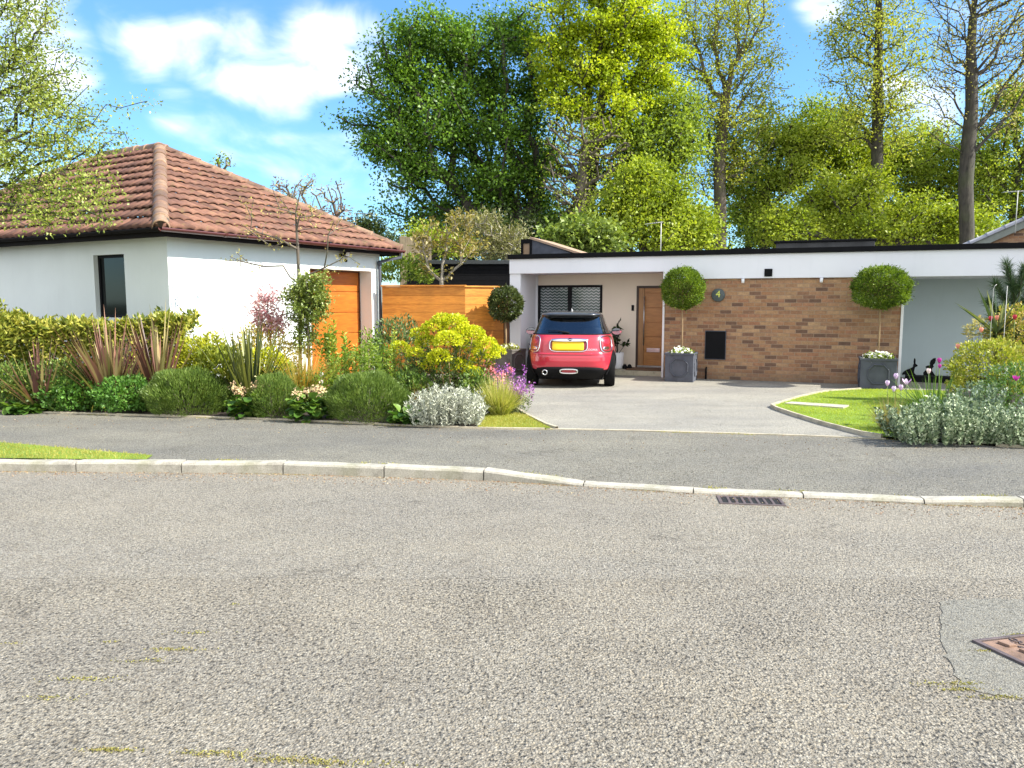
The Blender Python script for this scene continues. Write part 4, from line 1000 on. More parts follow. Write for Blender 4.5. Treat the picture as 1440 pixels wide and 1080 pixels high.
# wheels
for sx in (-1, 1):
    for wy in (.62, 3.115):
        xo = .832 * sx; xi = .63 * sx
        wh = thing('wheel', None, None, (0, 0, 0)); wh.parent = car
        R0 = .298
        MB().lathe([(.2, xi), (R0 - .02, xi), (R0, xi + .025 * sx), (R0, xo - .025 * sx), (R0 - .015, xo - .004 * sx), (.235, xo), (.2, xo - .015 * sx)], (0, wy, R0), 40, 'x').build('tyre', M['tyre'], wh)
        mb = MB(); mb.lathe([(.2, xo - .015 * sx), (.205, xo - .004 * sx), (.19, xo - .01 * sx), (.185, xo - .06 * sx), (.0, xo - .065 * sx)], (0, wy, R0), 32, 'x')
        for k in range(8):
            t = k * math.pi / 4; mb.bbox((xo - .022 * sx, wy + .03 * math.cos(t), R0 + .03 * math.sin(t)), (xo - .014 * sx, wy + .19 * math.cos(t), R0 + .19 * math.sin(t)), .03, .03)
        mb.lathe([(0, xo - .008 * sx), (.04, xo - .01 * sx), (.045, xo - .03 * sx)], (0, wy, R0), 16, 'x'); mb.build('rim', M['chrome'], wh)
        # arch flare
        mb = MB(); th = np.linspace(-.15, math.pi + .15, 28); vs = []
        for t in th:
            y, z = wy + math.cos(t) * .345, .30 + math.sin(t) * .345
            wv_ = cw(max(z, .18))[0]; 
            k = abs(y - (3.82 / 2)) / 1.91; wv_ *= max(0., 1 - k ** 3.4) ** (1 / EXP)
            y2, z2 = wy + math.cos(t) * .30, .30 + math.sin(t) * .30
            y3, z3 = wy + math.cos(t) * .385, .30 + math.sin(t) * .385
            w3 = cw(max(z3, .18))[0] * max(0., 1 - (abs(y3 - 1.91) / 1.91) ** 3.4) ** (1 / EXP)
            vs += [((.56) * sx, y2, z2), ((wv_ + .008) * sx, y2, z2), ((wv_ + .014) * sx, y, z), ((w3 + .003) * sx, y3, z3)]
        mb.add(vs, [(4*i+k, 4*i+4+k, 4*i+5+k, 4*i+1+k) for i in range(27) for k in range(3)], True); mb.build('wheel_arch', M['plastic'], car)
# mirrors
for sx in (-1, 1):
    mi = MB(); 
    for (yy, a_, b_) in ((2.02, .02, .015), (2.0, .085, .058), (1.94, .1, .072), (1.9, .098, .07)): pass
    n = 24; vs = []; prof = [(2.06, .3), (2.03, .75), (1.98, .97), (1.93, 1.0)]
    for yy, k in prof:
        for q in range(n):
            t = 2 * math.pi * q / n; vs.append((sx * .885 + .105 * k * math.cos(t) * (1 if True else 1), yy, .985 + .072 * k * math.sin(t)))
    fs = [(i*n+q, i*n+(q+1) % n, (i+1)*n+(q+1) % n, (i+1)*n+q) for i in range(3) for q in range(n)] + [tuple(range(n))]
    mi.add(vs, fs, True).tube([(sx * .72, 1.99, .96), (sx * .85, 1.98, .965)], .022, 8); mo = mi.build('door_mirror', M['roofblack'] if sx < 0 else M['roofblack'], car)
    MB().add([(sx * .885 + .098 * math.cos(2*math.pi*q/n), 1.918 - sx * .3 * (.098 * math.cos(2*math.pi*q/n)), .985 + .066 * math.sin(2*math.pi*q/n)) for q in range(n)], [tuple(range(n))]).build('mirror_glass', M['chrome'], mo)
    MB().lathe([(.105, .0), (.108, .006), (.1, .008)], (sx * .885, 1.93, .985), 24, 'y')
# interior
mb = MB().box((-.62, .55, .5), (.62, 2.5, .62)).box((-.55, .75, .6), (.55, .9, .98)); mb.build('rear_seat', M['interior'], car, .03)
for sx in (-.36, .36):
    MB().box((sx - .22, 1.75, .6), (sx + .22, 1.9, 1.06)).build('front_seat', M['interior'], car, .05)
    hr = MB().box((sx - .13, 1.78, 1.09), (sx + .13, 1.87, 1.26)).box((sx - .02, 1.81, 1.04), (sx + .02, 1.84, 1.1)); hr.build('headrest', M['interior'], car, .04)
    MB().box((sx - .11, .78, 1.0), (sx + .11, .86, 1.09)).build('headrest', M['interior'], car, .03)
MB().box((-.62, 2.3, .9), (.62, 2.6, .99)).build('dashboard', M['interior'], car, .03)
# front end, seen only from the side
for sx in (-1, 1):
    MB().lathe([(0, .02), (.085, .015), (.1, 0), (.1, -.2)], (sx * .6, 3.74, .66), 24, 'y').build('headlight', M['chrome'], car)
MB().box((-.42, 3.79, .36), (.42, 3.835, .56)).build('grille', M['plastic'], car, .01)
mb = MB(); 
for sx in (-1, 1): pass
# ================================================================== leaf materials
def LM(n, *c, **k): return leafmat(n, list(c), **k)
L_oak = LM('oak_leaves', (.045, .1, .014), (.09, .18, .022), (.16, .29, .035), (.26, .42, .055), trans=.38)
L_maple = LM('maple_leaves', (.2, .3, .015), (.36, .46, .02), (.5, .58, .03), (.6, .64, .05), trans=.4)
L_lime = LM('lime_leaves', (.14, .2, .018), (.25, .33, .028), (.38, .45, .045), (.5, .54, .08), trans=.4)
L_mid = LM('mid_green_leaves', (.13, .2, .03), (.22, .31, .045), (.33, .42, .06), (.46, .52, .09), trans=.45)
L_olive = LM('olive_leaves', (.17, .24, .035), (.28, .37, .05), (.4, .48, .07), (.54, .58, .12), trans=.45)
L_hawth = LM('pale_spring_leaves', (.13, .2, .03), (.24, .32, .05), (.38, .43, .09), (.52, .53, .16), trans=.35)
L_sparse = LM('young_sparse_leaves', (.28, .34, .05), (.42, .46, .07), (.54, .54, .1), trans=.4)
L_brownbud = LM('pink_brown_buds', (.15, .08, .06), (.3, .17, .13), (.4, .3, .2), (.35, .36, .1))
L_ivy = LM('ivy_leaves', (.02, .04, .01), (.05, .08, .02), (.12, .15, .04))
BK = bark('grey_brown_bark', (.17, .14, .105), (.05, .04, .03)); BKd = bark('dark_bark', (.075, .065, .05), (.02, .018, .014)); BKl = bark('pale_bark', (.42, .38, .3), (.2, .17, .13)); BKt = bark('tan_stem', (.4, .28, .15), (.2, .13, .07))
def tp(px, py, Y): return P(px, py, Y)
def gp(px, Y): return np.array([(px - 720) / F * (Y + .2), Y, -.16])

# ---- trees beyond the houses
TG = 'tall trees beyond the bungalow'
tree('oak_tree', 'large dense dark green broadleaf tree left of centre, behind the black outbuilding', 'tree',
     [gp(742, 40), tp(738, 310, 40), tp(728, 285, 40), tp(700, 240, 40)],
     [B(570,170,72,70,40), B(620,85,80,62,40), B(690,110,80,85,41), B(545,110,42,45,39), B(640,200,90,70,39), B(585,265,48,50,39), B(735,190,60,80,41), B(690,275,75,42,40), B(600,45,55,28,40), B(730,50,45,38,41), B(525,200,32,40,39.5), B(735,290,60,40,41), B(640,320,60,35,42)],
     640, .5, (110, .52, .17, .125), (BKd, L_oak), 1, TG, shell=.62, k=.35, step=1.1, jit=.1)
tree('maple_tree', 'bright yellow green maple tree right of the large dark oak, tall with a rounded top', 'tree',
     [gp(826, 38), tp(826, 290, 38), tp(835, 210, 38), tp(850, 120, 38)],
     [B(800,50,55,50,38), B(860,20,70,45,38), B(900,75,62,55,38), B(830,110,70,45,38.5), B(925,120,38,42,38), B(870,165,70,38,38), B(775,115,30,35,38), B(905,30,45,40,38.5), B(800,155,35,22,37.5), B(940,60,28,50,38), B(850,-40,80,40,38)],
     430, .34, (105, .45, .155, .12), (BKd, L_maple), 2, TG, shell=.6, k=.35, step=1., jit=.1, flat=.38)
tree('ivy_clad_tree', 'twiggy half bare trunk tangled with pale stems beneath the maple crown', 'tree',
     [gp(815, 36), tp(815, 300, 36), tp(822, 200, 36)],
     [B(820,200,55,45,36), B(800,250,45,45,36), B(860,230,40,50,36), B(830,290,50,35,36), B(795,190,25,25,36)],
     330, .3, (9, .5, .12, .08), (BK, L_olive), 3, TG, k=.3, step=.8, jit=.16, rmin=.022)
tree('chestnut_tree', 'mid green chestnut tree with upright flower spikes right of the maple', 'tree',
     [gp(942, 37), tp(940, 260, 37), tp(935, 190, 37)],
     [B(920,180,50,40,37), B(965,190,32,45,37), B(930,235,55,35,37), B(970,150,25,25,37), B(880,240,45,40,38), B(905,205,30,30,38), B(750,230,40,40,43), B(780,310,40,30,43)],
     220, .3, (105, .48, .155, .12), (BKd, L_mid), 4, TG, k=.35, step=1.)
tree('lime_tree', 'low bushy lime green tree just above the bungalow roof, right of the ivy clad trunk', 'tree',
     [gp(905, 32), tp(905, 330, 32), tp(905, 290, 32)],
     [B(905,275,55,45,32), B(870,305,45,38,32), B(955,300,45,42,32), B(930,335,70,28,32), B(985,325,25,30,32), B(905,240,28,20,32), B(845,330,28,24,32)],
     280, .2, (95, .42, .15, .1), (BKd, L_lime), 5, TG, step=.8)
tree('dark_shrub_tree', 'low pale leaved sycamore bush directly above the sloping clerestory', 'tree',
     [gp(822, 29), tp(822, 345, 29), tp(822, 325, 29)], [B(820,330,36,24,29), B(790,340,24,18,29), B(850,345,26,16,29)],
     60, .12, (60, .35, .19, .16), (BKd, LM('sycamore_leaves', (.12, .19, .03), (.22, .3, .06), (.32, .38, .09))), 6, None, step=.6)
tree('ash_tree', 'tall sparse tree with airy yellow green tips between the maple and the blue sky gap', 'tree',
     [gp(1013, 39), tp(1013, 320, 39), tp(1012, 220, 39), tp(1020, 140, 39)],
     [B(1000,60,55,70,39), B(1050,60,48,70,39), B(1075,125,38,50,39), B(1000,145,50,50,39), B(1040,180,50,35,39), B(1025,0,60,35,39), B(965,30,25,40,39), B(1030,230,40,30,39), B(985,250,25,25,39)],
     800, .3, (17, .36, .13, .1), (BK, L_sparse), 7, TG, k=.5, step=1., jit=.08, rmin=.014, updir=.5, p=1.85)
for i, (lab, px, Y, bl, m, n, sd) in enumerate([
  ('broad yellow green tree with low limbs standing right of the tall sparse ash', 1075, 41, [B(1080,195,45,40,41), B(1110,250,60,50,41), B(1050,270,40,50,41), B(1155,190,40,38,41), B(1150,150,25,15,41), B(1095,320,60,30,41), B(1030,250,28,35,40), B(1010,200,30,25,40), B(1130,200,34,30,41), B(1180,190,22,24,41)], 'olive', 430, 11),
  ('olive yellow tree left of the tallest straight trunk', 1165, 42, [B(1175,200,42,40,42), B(1200,270,50,50,42), B(1160,320,60,30,42), B(1135,225,30,30,42), B(1190,160,25,15,42), B(1225,230,30,40,42)], 'lime', 330, 12),
  ('round olive green tree between the two tallest bare trunks', 1290, 43, [B(1290,240,66,50,43), B(1335,285,60,55,43), B(1250,300,50,45,43), B(1315,202,45,24,43), B(1255,215,34,28,43), B(1380,250,30,50,43), B(1300,320,70,30,43), B(1210,230,30,30,43)], 'olive', 560, 13),
  ('golden green tree at the right edge behind the neighbouring roof', 1425, 40, [B(1425,165,50,42,40), B(1400,230,38,48,40), B(1440,260,45,60,40), B(1385,300,40,40,40), B(1430,130,40,20,40), B(1500,200,60,80,40)], 'maple', 300, 14),
  ('dark green understorey tree low between the ash and the olive tree', 1050, 46, [B(1050,310,80,45,46), B(1150,320,80,45,46), B(1260,330,80,35,46), B(1370,330,70,35,46), B(980,330,60,40,46)], 'oak', 330, 15),
  ('low irregular green tree along the back behind the roof lantern', 1200, 36, [B(1195,315,34,32,36), B(1250,325,40,24,36), B(1300,305,38,36,36), B(1100,320,40,26,36), B(1345,312,30,26,36), B(1225,270,30,30,37), B(1160,280,30,30,37), B(1380,320,26,20,36)], 'lime', 300, 16)]):
    tree('broadleaf_tree', lab, 'tree', [gp(px, Y), tp(px, 320, Y), tp(px + 5, 240 if sd < 15 else 330, Y)], bl, int(n * .8), .26, (95, .48, .155, .11), (BKd, {'mid': L_mid, 'lime': L_lime, 'olive': L_olive, 'maple': L_olive, 'oak': L_mid}[m]), sd, TG, k=.35, step=1.1, jit=.1, flat=.45)
tree('tall_bare_tree', 'very tall straight tree with thin young leaves, left of the bare crooked tree', 'tree',
     [gp(1233, 38), tp(1233, 250, 38), tp(1234, 120, 38), tp(1236, 0, 38), tp(1238, -80, 38)],
     [B(1235,30,55,60,38), B(1195,80,38,50,38), B(1280,80,30,60,38), B(1235,130,55,50,38), B(1200,170,40,35,38), B(1265,180,40,40,38), B(1235,-60,70,50,38), B(1180,40,25,30,38)],
     850, .28, (17, .36, .13, .1), (BKd, L_sparse), 21, TG, k=.25, step=1., jit=.1, rmin=.013, updir=.25, p=1.85)
tree('tall_bare_tree', 'tall nearly leafless tree with dark crooked spreading limbs at the right of the photo', 'tree',
     [gp(1357, 34), tp(1358, 260, 34), tp(1366, 150, 34), tp(1364, 70, 34), tp(1372, -20, 34), tp(1372, -90, 34)],
     [B(1330,60,38,45,34), B(1400,50,60,60,34), B(1420,120,45,35,34), B(1320,120,40,35,34), B(1360,-20,70,50,34), B(1455,60,50,70,34), B(1330,170,30,25,34), B(1410,170,40,20,34), B(1440,-20,60,60,34)],
     900, .3, (8, .3, .11, .08), (BKd, LM('brown_buds', (.3, .25, .08), (.42, .38, .12), (.5, .5, .14))), 22, TG, k=.5, step=.95, jit=.16, rmin=.013, updir=.1, p=1.8)
# low belt of far vegetation so that the wood closes at its foot
tree('holly_tree', 'dark evergreen bush low behind the garage end, left of the oak', 'tree', [gp(515, 30), tp(515, 330, 30)], [B(518,318,16,22,30), B(500,330,14,14,30), B(540,335,14,16,30)], 70, .1, (45, .28, .12, .07), (BKd, L_ivy), 31, None, step=.5)
tree('background_tree', 'yellow green bush glowing beneath the oak behind the wooden panel', 'tree', [gp(600, 33), tp(600, 350, 33)], [B(600,335,22,20,33), B(640,345,26,14,33), B(575,345,16,18,33)], 70, .1, (60, .3, .12, .08), (BKd, L_lime), 32, None, step=.5)
tree('dark_undergrowth_tree', 'very dark evergreen mass beneath the oak trunk behind the outbuilding', 'tree', [gp(680, 36), tp(680, 340, 36)], [B(650,340,60,30,36), B(720,335,55,35,36), B(780,345,50,28,36), B(590,350,30,24,36)], 170, .15, (70, .5, .18, .1), (BKd, L_ivy), 33, None, step=.9)
tree('bud_tree', 'small half bare tree with pinkish brown buds rising behind the garage roof', 'tree', [gp(440, 22), tp(440, 330, 22), tp(440, 300, 22)],
     [B(420,270,36,22,22), B(465,275,30,20,22), B(455,300,45,20,22), B(485,305,20,14,22), B(395,265,22,14,22), B(515,335,16,12,22)], 120, .09, (7, .12, .085, .04), (BK, L_brownbud), 34, None, k=.4, step=.4, jit=.08, rmin=.01, updir=.6)
tree('sprig_tree', 'thin leafy twigs showing just above the garage roof ridge', 'tree', [gp(310, 24), tp(310, 245, 24)], [B(308,226,8,8,24), B(322,229,6,7,24)], 14, .05, (8, .12, .1, .06), (BK, L_mid), 35, None, step=.4, rmin=.01)

# ---- behind the fence
Y = 18.4
tree('fig_shrub', 'pale stemmed bare shrub with ochre young leaves behind the orange fence', 'shrub', [gp(614, Y), tp(621, 395, Y), tp(622, 372, Y)],
     [B(640,320,30,25,Y,20), B(610,335,25,25,Y,20), B(655,345,32,20,Y,20), B(590,350,20,20,Y,20), B(650,300,18,14,Y,15), B(600,375,18,12,Y,15), B(630,385,14,8,Y)],
     130, .05, (9, .08, .11, .05), (BKl, LM('ochre_leaves', (.22, .18, .05), (.34, .27, .08), (.36, .34, .09))), 41, None, k=.5, step=.3, jit=.14, rmin=.0065, updir=.3, p=2.0)
tree('broom_shrub', 'feathery straw green twiggy shrub behind the black outbuilding beside the clerestory', 'shrub', [gp(712, 25), tp(712, 355, 25)],
     [B(710,345,34,18,25), B(690,350,20,14,25), B(680,315,30,20,25), B(725,330,16,20,25)], 190, .09, (22, .2, .14, .03), (BKl, LM('straw_leaves', (.2, .2, .09), (.32, .3, .14), (.16, .2, .06))), 42, None, k=.3, step=.5, jit=.12, rmin=.008)
def shrub(name, label, cat, c, r, n, L, W, mat, seed, group=None, inner=.6, zmin=-.35, up=.5, stems=None, rough=.14, parent=None, fold=.25, out=.8):
    """leafy shrub: shell leaves pointing out and up, some woody stems"""
    rng = np.random.default_rng(seed); c = np.array(c, float)
    root = thing(name, label, cat, (c[0], c[1], 0), 0, group) if parent is None else parent
    cz = np.array([0, 0, c[2]])
    p, d, k = ell_shell(n, cz, r, rng, inner, zmin, rough); p = p[p[:, 2] > .01] if c[2] < 1.2 else p; m = len(p)
    dd = unit(unit(p - cz) * out + rng.normal(size=(m, 3)) * .5 + np.array([0, 0, up]))
    sz = rng.uniform(.6, 1.2, m)
    cl = .5 + .5 * np.sin(p[:, 0] * 11 / max(.2, r[0]) + seed) * np.sin(p[:, 1] * 9 / max(.2, r[1])) * np.cos(p[:, 2] * 10 / max(.2, r[2]))
    f = foliage('foliage', leaf_arrays(p, dd, L * sz, W * sz, rng, fold, rnd=.35 * cl + .65 * rng.random(m)), mat, root)
    if stems:
        ns, rs, sm = stems; mb = MB()
        for i in range(ns):
            q = p[rng.integers(m)]; b = np.array([rng.normal() * r[0] * .12, rng.normal() * r[1] * .12, 0])
            mid = (b + q) / 2 + np.array([0, 0, .1 * r[2]]); mb.tube([b, mid, q], [rs, rs * .8, rs * .4], 5)
        mb.build('stems', sm, root)
    return root
shrub('laurel_hedge', 'round glossy green laurel bush between garage corner and black outbuilding', 'shrub', (*P(568, 388, 19)[:2], P(568, 388, 19)[2]), (.75, .5, .45), 1500, .11, .05, L_mid, 43)

# ---- left foreground tree
Y = 10.6
tree('hawthorn_tree', 'pale green small leaved spreading tree overhanging the garage roof at the left edge', 'tree',
     [np.array([-8.4, 10.9, 0]), np.array([-8.3, 10.9, 1.8]), tp(-75, 230, Y), tp(-40, 120, Y), tp(-20, 20, Y)],
     [B(20,100,62,60,Y,60), B(45,60,38,60,Y,50), B(70,140,60,45,Y,60), B(100,200,68,38,Y-.3,50), B(20,220,85,60,Y-.4,60), B(90,265,70,32,Y-.6,35), B(60,300,85,30,Y-.7,32), B(30,5,45,40,Y,50), B(-60,150,90,110,Y,80), B(-50,270,80,60,Y-.5,60), B(140,290,30,22,Y-.7,20), B(200,143,12,4,Y,8), B(160,150,14,6,Y,8), B(105,88,16,9,Y,8), B(135,175,22,8,Y,10), B(180,192,16,9,Y,10), B(65,30,14,16,Y,10), B(120,215,35,14,Y-.2,15), B(150,250,20,12,Y-.5,12)],
     820, .11, (30, .11, .046, .027), (BKd, L_hawth), 51, None, k=.3, step=.35, jit=.12, rmin=.003, updir=.15, p=1.9, shell=.4)

# ================================================================== lollipop trees and planters
def planter(name, label, c, rz, size=.56, h=.56, mat='lead'):
    r = thing(name, label, 'planter', (c[0], c[1], c[2] if len(c) > 2 else .004), rz, 'square grey planters'); s = size / 2; m = M[mat]; tt = .025
    mb = MB(); mb.box((-s, -s, .03), (s, -s + tt, h)).box((-s, s - tt, .03), (s, s, h)).box((-s, -s + tt, .03), (-s + tt, s - tt, h)).box((s - tt, -s + tt, .03), (s, s - tt, h)).box((-s, -s, 0), (s, s, .03)); mb.build('body', m, r, .004)
    MB().box((-s - .012, -s - .012, h - .035), (s + .012, -s - .001, h + .008)).box((-s - .012, s + .001, h - .035), (s + .012, s + .012, h + .008)).box((-s - .012, -s - .001, h - .035), (-s - .001, s + .001, h + .008)).box((s + .001, -s - .001, h - .035), (s + .012, s + .001, h + .008)).build('rim', m, r, .003)
    o = .17; k = .09; pts = [(-o, -o + k), (-o + k, -o), (o - k, -o), (o, -o + k), (o, o - k), (o - k, o), (-o + k, o), (-o, o - k)]
    for q in range(4):
        Rm = Matrix.Rotation(q * math.pi / 2, 3, 'Z'); mb = MB()
        for (a, b) in zip(pts, pts[1:] + pts[:1]):
            A_ = Rm @ Vector((a[0], -s - .006, h / 2 + a[1])); B_ = Rm @ Vector((b[0], -s - .006, h / 2 + b[1])); mb.tube([A_, B_], .014, 6, False)
        mb.build('raised_panel', m, r)
    MB().box((-s + tt, -s + tt, h - .08), (s - tt, s - tt, h - .04)).build('soil', M['soil'], r)
    return r
L_box = LM('box_leaves', (.025, .05, .008), (.08, .14, .015), (.2, .3, .025), (.38, .5, .05), trans=.3)
L_bay = LM('bay_leaves', (.02, .035, .01), (.05, .075, .02), (.1, .13, .035), (.24, .26, .1), trans=.15, rough=.3)
def lollipop(label, c, zt, zc, r, n, L, W, mat, seed, stem=.018):
    t = thing('topiary_tree', label, 'topiary', (c[0], c[1], zt), 0, 'clipped ball trees in planters'); rng = np.random.default_rng(seed); hz_ = zc - zt
    MB().tube([(0, 0, 0), (.006, 0, hz_ * .35), (-.004, .003, hz_ * .7), (0, 0, hz_ - r[2] * .5)], [stem, stem * .9, stem * .85, stem * .8], 8).build('trunk', BKt, t)
    p, d, k = ell_shell(n, (0, 0, hz_), r, rng, .7, -1, .055); m = len(p); sz = rng.uniform(.6, 1.25, m); sh_ = rng.random(m) < .07; p = np.where(sh_[:, None], np.array([0, 0, hz_]) + (p - np.array([0, 0, hz_])) * rng.uniform(1.02, 1.17, (m, 1)), p)
    dd = unit(unit(p - np.array([0, 0, hz_])) * 1.0 + rng.normal(size=(m, 3)) * .55 + np.array([0, 0, .25]))
    cl = .5 + .5 * np.sin(p[:, 0] * 16 + seed) * np.sin(p[:, 1] * 14) * np.sin(p[:, 2] * 15)
    foliage('crown', leaf_arrays(p, dd, L * sz, W * sz, rng, .25, rnd=.4 * cl + .6 * rng.random(m)), mat, t); return t
def flowers(name, label, cat, c, z, rx, ry, h, nf, col, leafm, seed, size=.035, group=None, nl=350):
    t = thing(name, label, cat, (c[0], c[1], z), 0, group); rng = np.random.default_rng(seed)
    a = rng.random((nl, 2)) * 2 - 1; p = np.stack([a[:, 0] * rx, a[:, 1] * ry, rng.random(nl) * h * (1 - .5 * (a ** 2).sum(1) / 2)], 1)
    foliage('leaves', leaf_arrays(p, unit(rng.normal(size=p.shape) + [0, 0, .6]), .06, .035, rng), leafm, t)
    a = rng.random((nf, 2)) * 2 - 1; c_ = np.stack([a[:, 0] * rx, a[:, 1] * ry, h * (1.0 - .45 * (a ** 2).sum(1)) + rng.normal(size=nf) * .015], 1)
    idx = np.repeat(np.arange(nf), 5); fn = unit(rng.normal(size=(nf, 3)) * .5 + np.array([.1, -.6, .8]))
    th = np.tile(np.arange(5) * 2 * np.pi / 5, nf); u = unit(np.cross(fn, [0, 0, 1.]))[idx]; v = np.cross(fn[idx], u)
    d = unit(u * np.cos(th)[:, None] + v * np.sin(th)[:, None] + fn[idx] * .25)
    foliage('flowers', leaf_arrays(c_[idx], d, size, size * .95, rng, .1, roll=fn[idx] + rng.normal(size=(len(idx), 3)) * .1, rnd=rng.random(nf)[idx]), col, t); return t
F_white = LM('white_petals', (.75, .78, .6), (.85, .85, .8), (.9, .9, .88), trans=.2, tcol=(1, 1, 1)); L_soft = LM('soft_leaves', (.1, .16, .02), (.2, .28, .03), (.34, .42, .06))
pc = G(954, 537.5); cA = pc[:2] + Nn[:2] * .3; pA = planter('planter', 'grey square panelled planter in front of the oak front door edge', cA, ang, .56, .57)
lollipop('clipped green ball tree in the planter beside the oak door', cA, .5, P(960, 406, cA[1])[2], (.42, .42, .41), 15000, .038, .018, L_box, 61)
flowers('pansies', 'white pansies around the ball tree stem beside the front door', 'flowers', cA, .5, .22, .22, .16, 70, F_white, L_soft, 62)
pc = G(1234, 548.5); cB = pc[:2] + Nn[:2] * .31; pB = planter('planter', 'grey square panelled planter at the right end of the brick wall', cB, ang, .6, .56)
lollipop('bushy wide clipped ball tree at the right end of the brick wall', cB, .5, P(1242, 405, cB[1])[2], (.5, .48, .38), 17000, .046, .015, L_box, 63)
flowers('pansies', 'dense white pansies in the right hand planter by the brick wall', 'flowers', cB, .5, .22, .22, .17, 85, F_white, L_soft, 64)
cC = P(717, 500, 16.85)[:2]; pC = planter('planter', 'weathered brown grey planter turned cornerwise left of the red car', cC, rad(-38), .5, .56, 'lead_warm')
lollipop('dark glossy bay ball tree left of the red car', P(711, 428, 16.85), .5, P(711, 428, 16.85)[2], (.36, .36, .36), 4200, .07, .032, L_bay, 65, .024)
flowers('pansies', 'cream flowers and pale leaves in the planter left of the red car', 'flowers', cC, .5, .2, .2, .17, 26, F_white, LM('cream_green_leaves', (.2, .26, .05), (.38, .4, .1), (.5, .5, .2)), 66)
# potted plants in the porch
L_glossy = LM('glossy_dark_leaves', (.008, .02, .008), (.02, .045, .012), (.05, .09, .025), rough=.25, trans=.1)
for (px, py0, lab, n, sd, pz) in ((869, 466, 'dark glossy leaved plant in a white cylinder pot beside the front door', 70, 71, 1), (750, 455, 'dark glossy leaved plant in the porch, half hidden left of the car', 40, 72, .9)):
    q = O + Nn * .62 + D * hu(px, .62, 1.); r = thing('potted_plant', lab, 'plant', (q[0], q[1], .11), 0, 'potted plants in the porch'); rng = np.random.default_rng(sd)
    MB().lathe([(0, 0), (.13, 0), (.135, .02), (.14, .36), (.125, .36), (.12, .32), (0, .32)], n=24).build('pot', M['white_plastic'], r)
    mb = MB(); P_ = []; Dd = []
    for i in range(8):
        a = rng.random() * 6.28; R_ = rng.uniform(.12, .3); top = np.array([math.cos(a) * R_, math.sin(a) * R_, rng.uniform(.6, 1.12) * pz]); mb.tube([(0, 0, .3), tuple(top * [.4, .4, .7]), tuple(top)], [.008, .006, .004], 5)
        for j in range(n // 8 + 3):
            f = rng.uniform(.35, 1.); P_.append(top * [f, f, 1] * [1, 1, .55 + .45 * f]); Dd.append(unit(rng.normal(size=3) + [math.cos(a), math.sin(a), .1]))
    mb.build('stems', BKd, r); foliage('leaves', leaf_arrays(np.array(P_), np.array(Dd), .15, .065, rng), L_glossy, r)
q = O + Nn * .62 + D * hu(876, .5, .2); bt = MB().lathe([(0, 0), (.05, 0), (.055, .05), (.03, .1), (0, .11)], (0, 0, 0), 12).lathe([(0, 0), (.05, 0), (.055, .05), (.03, .1), (0, .11)], (.1, -.03, 0), 12).build('black_ornament', M['black'], None, 0, (q[0], q[1] - .1, .112)); tag(bt, 'small black ornament beside the white plant pot in the porch', 'ornament')
# ================================================================== front border, left
def PZ(px, py, Y): return P(px, py, Y)
def mound(label, px, base, w, top, seed, mat, n=5200, L=.05, W=.011, group='rounded needle leaved mounds', name='lavender_bush'):
    b = G(px, base); Yc = b[1] + w / 2 * b[1] / F * .85; r = w / 2 * Yc / F; zt = PZ(px, top, Yc)[2]
    rng = np.random.default_rng(seed); root = thing(name, label, 'shrub', (b[0] * Yc / b[1], Yc, 0), 0, group)
    p, d, k = ell_shell(n, (0, 0, zt * .42), (r * .97, r * .9, zt * .6), rng, .72, -.62, .09); p = p[p[:, 2] > .005]
    m = len(p); u = unit(p - np.array([0, 0, zt * .1])); dd = unit(u * .9 + rng.normal(size=(m, 3)) * .3 + np.array([0, 0, .75]))
    cl = .5 + .5 * np.sin(p[:, 0] * 17 + seed) * np.sin(p[:, 1] * 13) * np.cos(p[:, 2] * 15)
    foliage('foliage', blade_arrays(p - dd * L * .4, dd, L * rng.uniform(.7, 1.3, m), W, .05, rng, 2, rnd=.4 * cl + .6 * rng.random(m)), mat, root)
    mb = MB()
    for i in range(14):
        q = p[rng.integers(m)] * .85; mb.tube([(q[0] * .1, q[1] * .1, 0), tuple(q * [.6, .6, .5]), tuple(q)], [.008, .006, .003], 4)
    mb.build('stems', BK, root); return root
L_lav = LM('lavender_foliage', (.035, .07, .015), (.09, .15, .025), (.17, .25, .045), (.3, .38, .1), trans=.25)
mound('largest rounded green mound of fine upright leaves, leftmost of the three', 264, 588, 122, 520, 101, L_lav, 17000)
mound('smallest rounded green mound of fine leaves, between the other two mounds', 388, 591, 74, 527, 102, L_lav, 8000)
mound('rounded green mound of fine leaves beside the silver plant', 517, 598, 122, 526, 103, L_lav, 17000)
L_ger = LM('geranium_leaves', (.04, .10, .02), (.08, .2, .03), (.14, .3, .05), (.24, .42, .1), trans=.3)
for px, w_, sd, lab in ((105, 96, 111, 'low bright green leafy clump at the path edge below the left bronze flax'), (180, 92, 112, 'low bright green leafy clump touching the leftmost rounded mound')):
    b = G(px, 582 if sd == 111 else 585); Yc = b[1] + .35; r = w_ / 2 * Yc / F
    shrub('geranium_clump', lab, 'plant', (b[0] * Yc / b[1], Yc, PZ(px, 556, Yc)[2]), (r, .38, .26), 2600, .055, .034, L_ger, sd, 'low green leafy clumps', .55, -.9, .7)
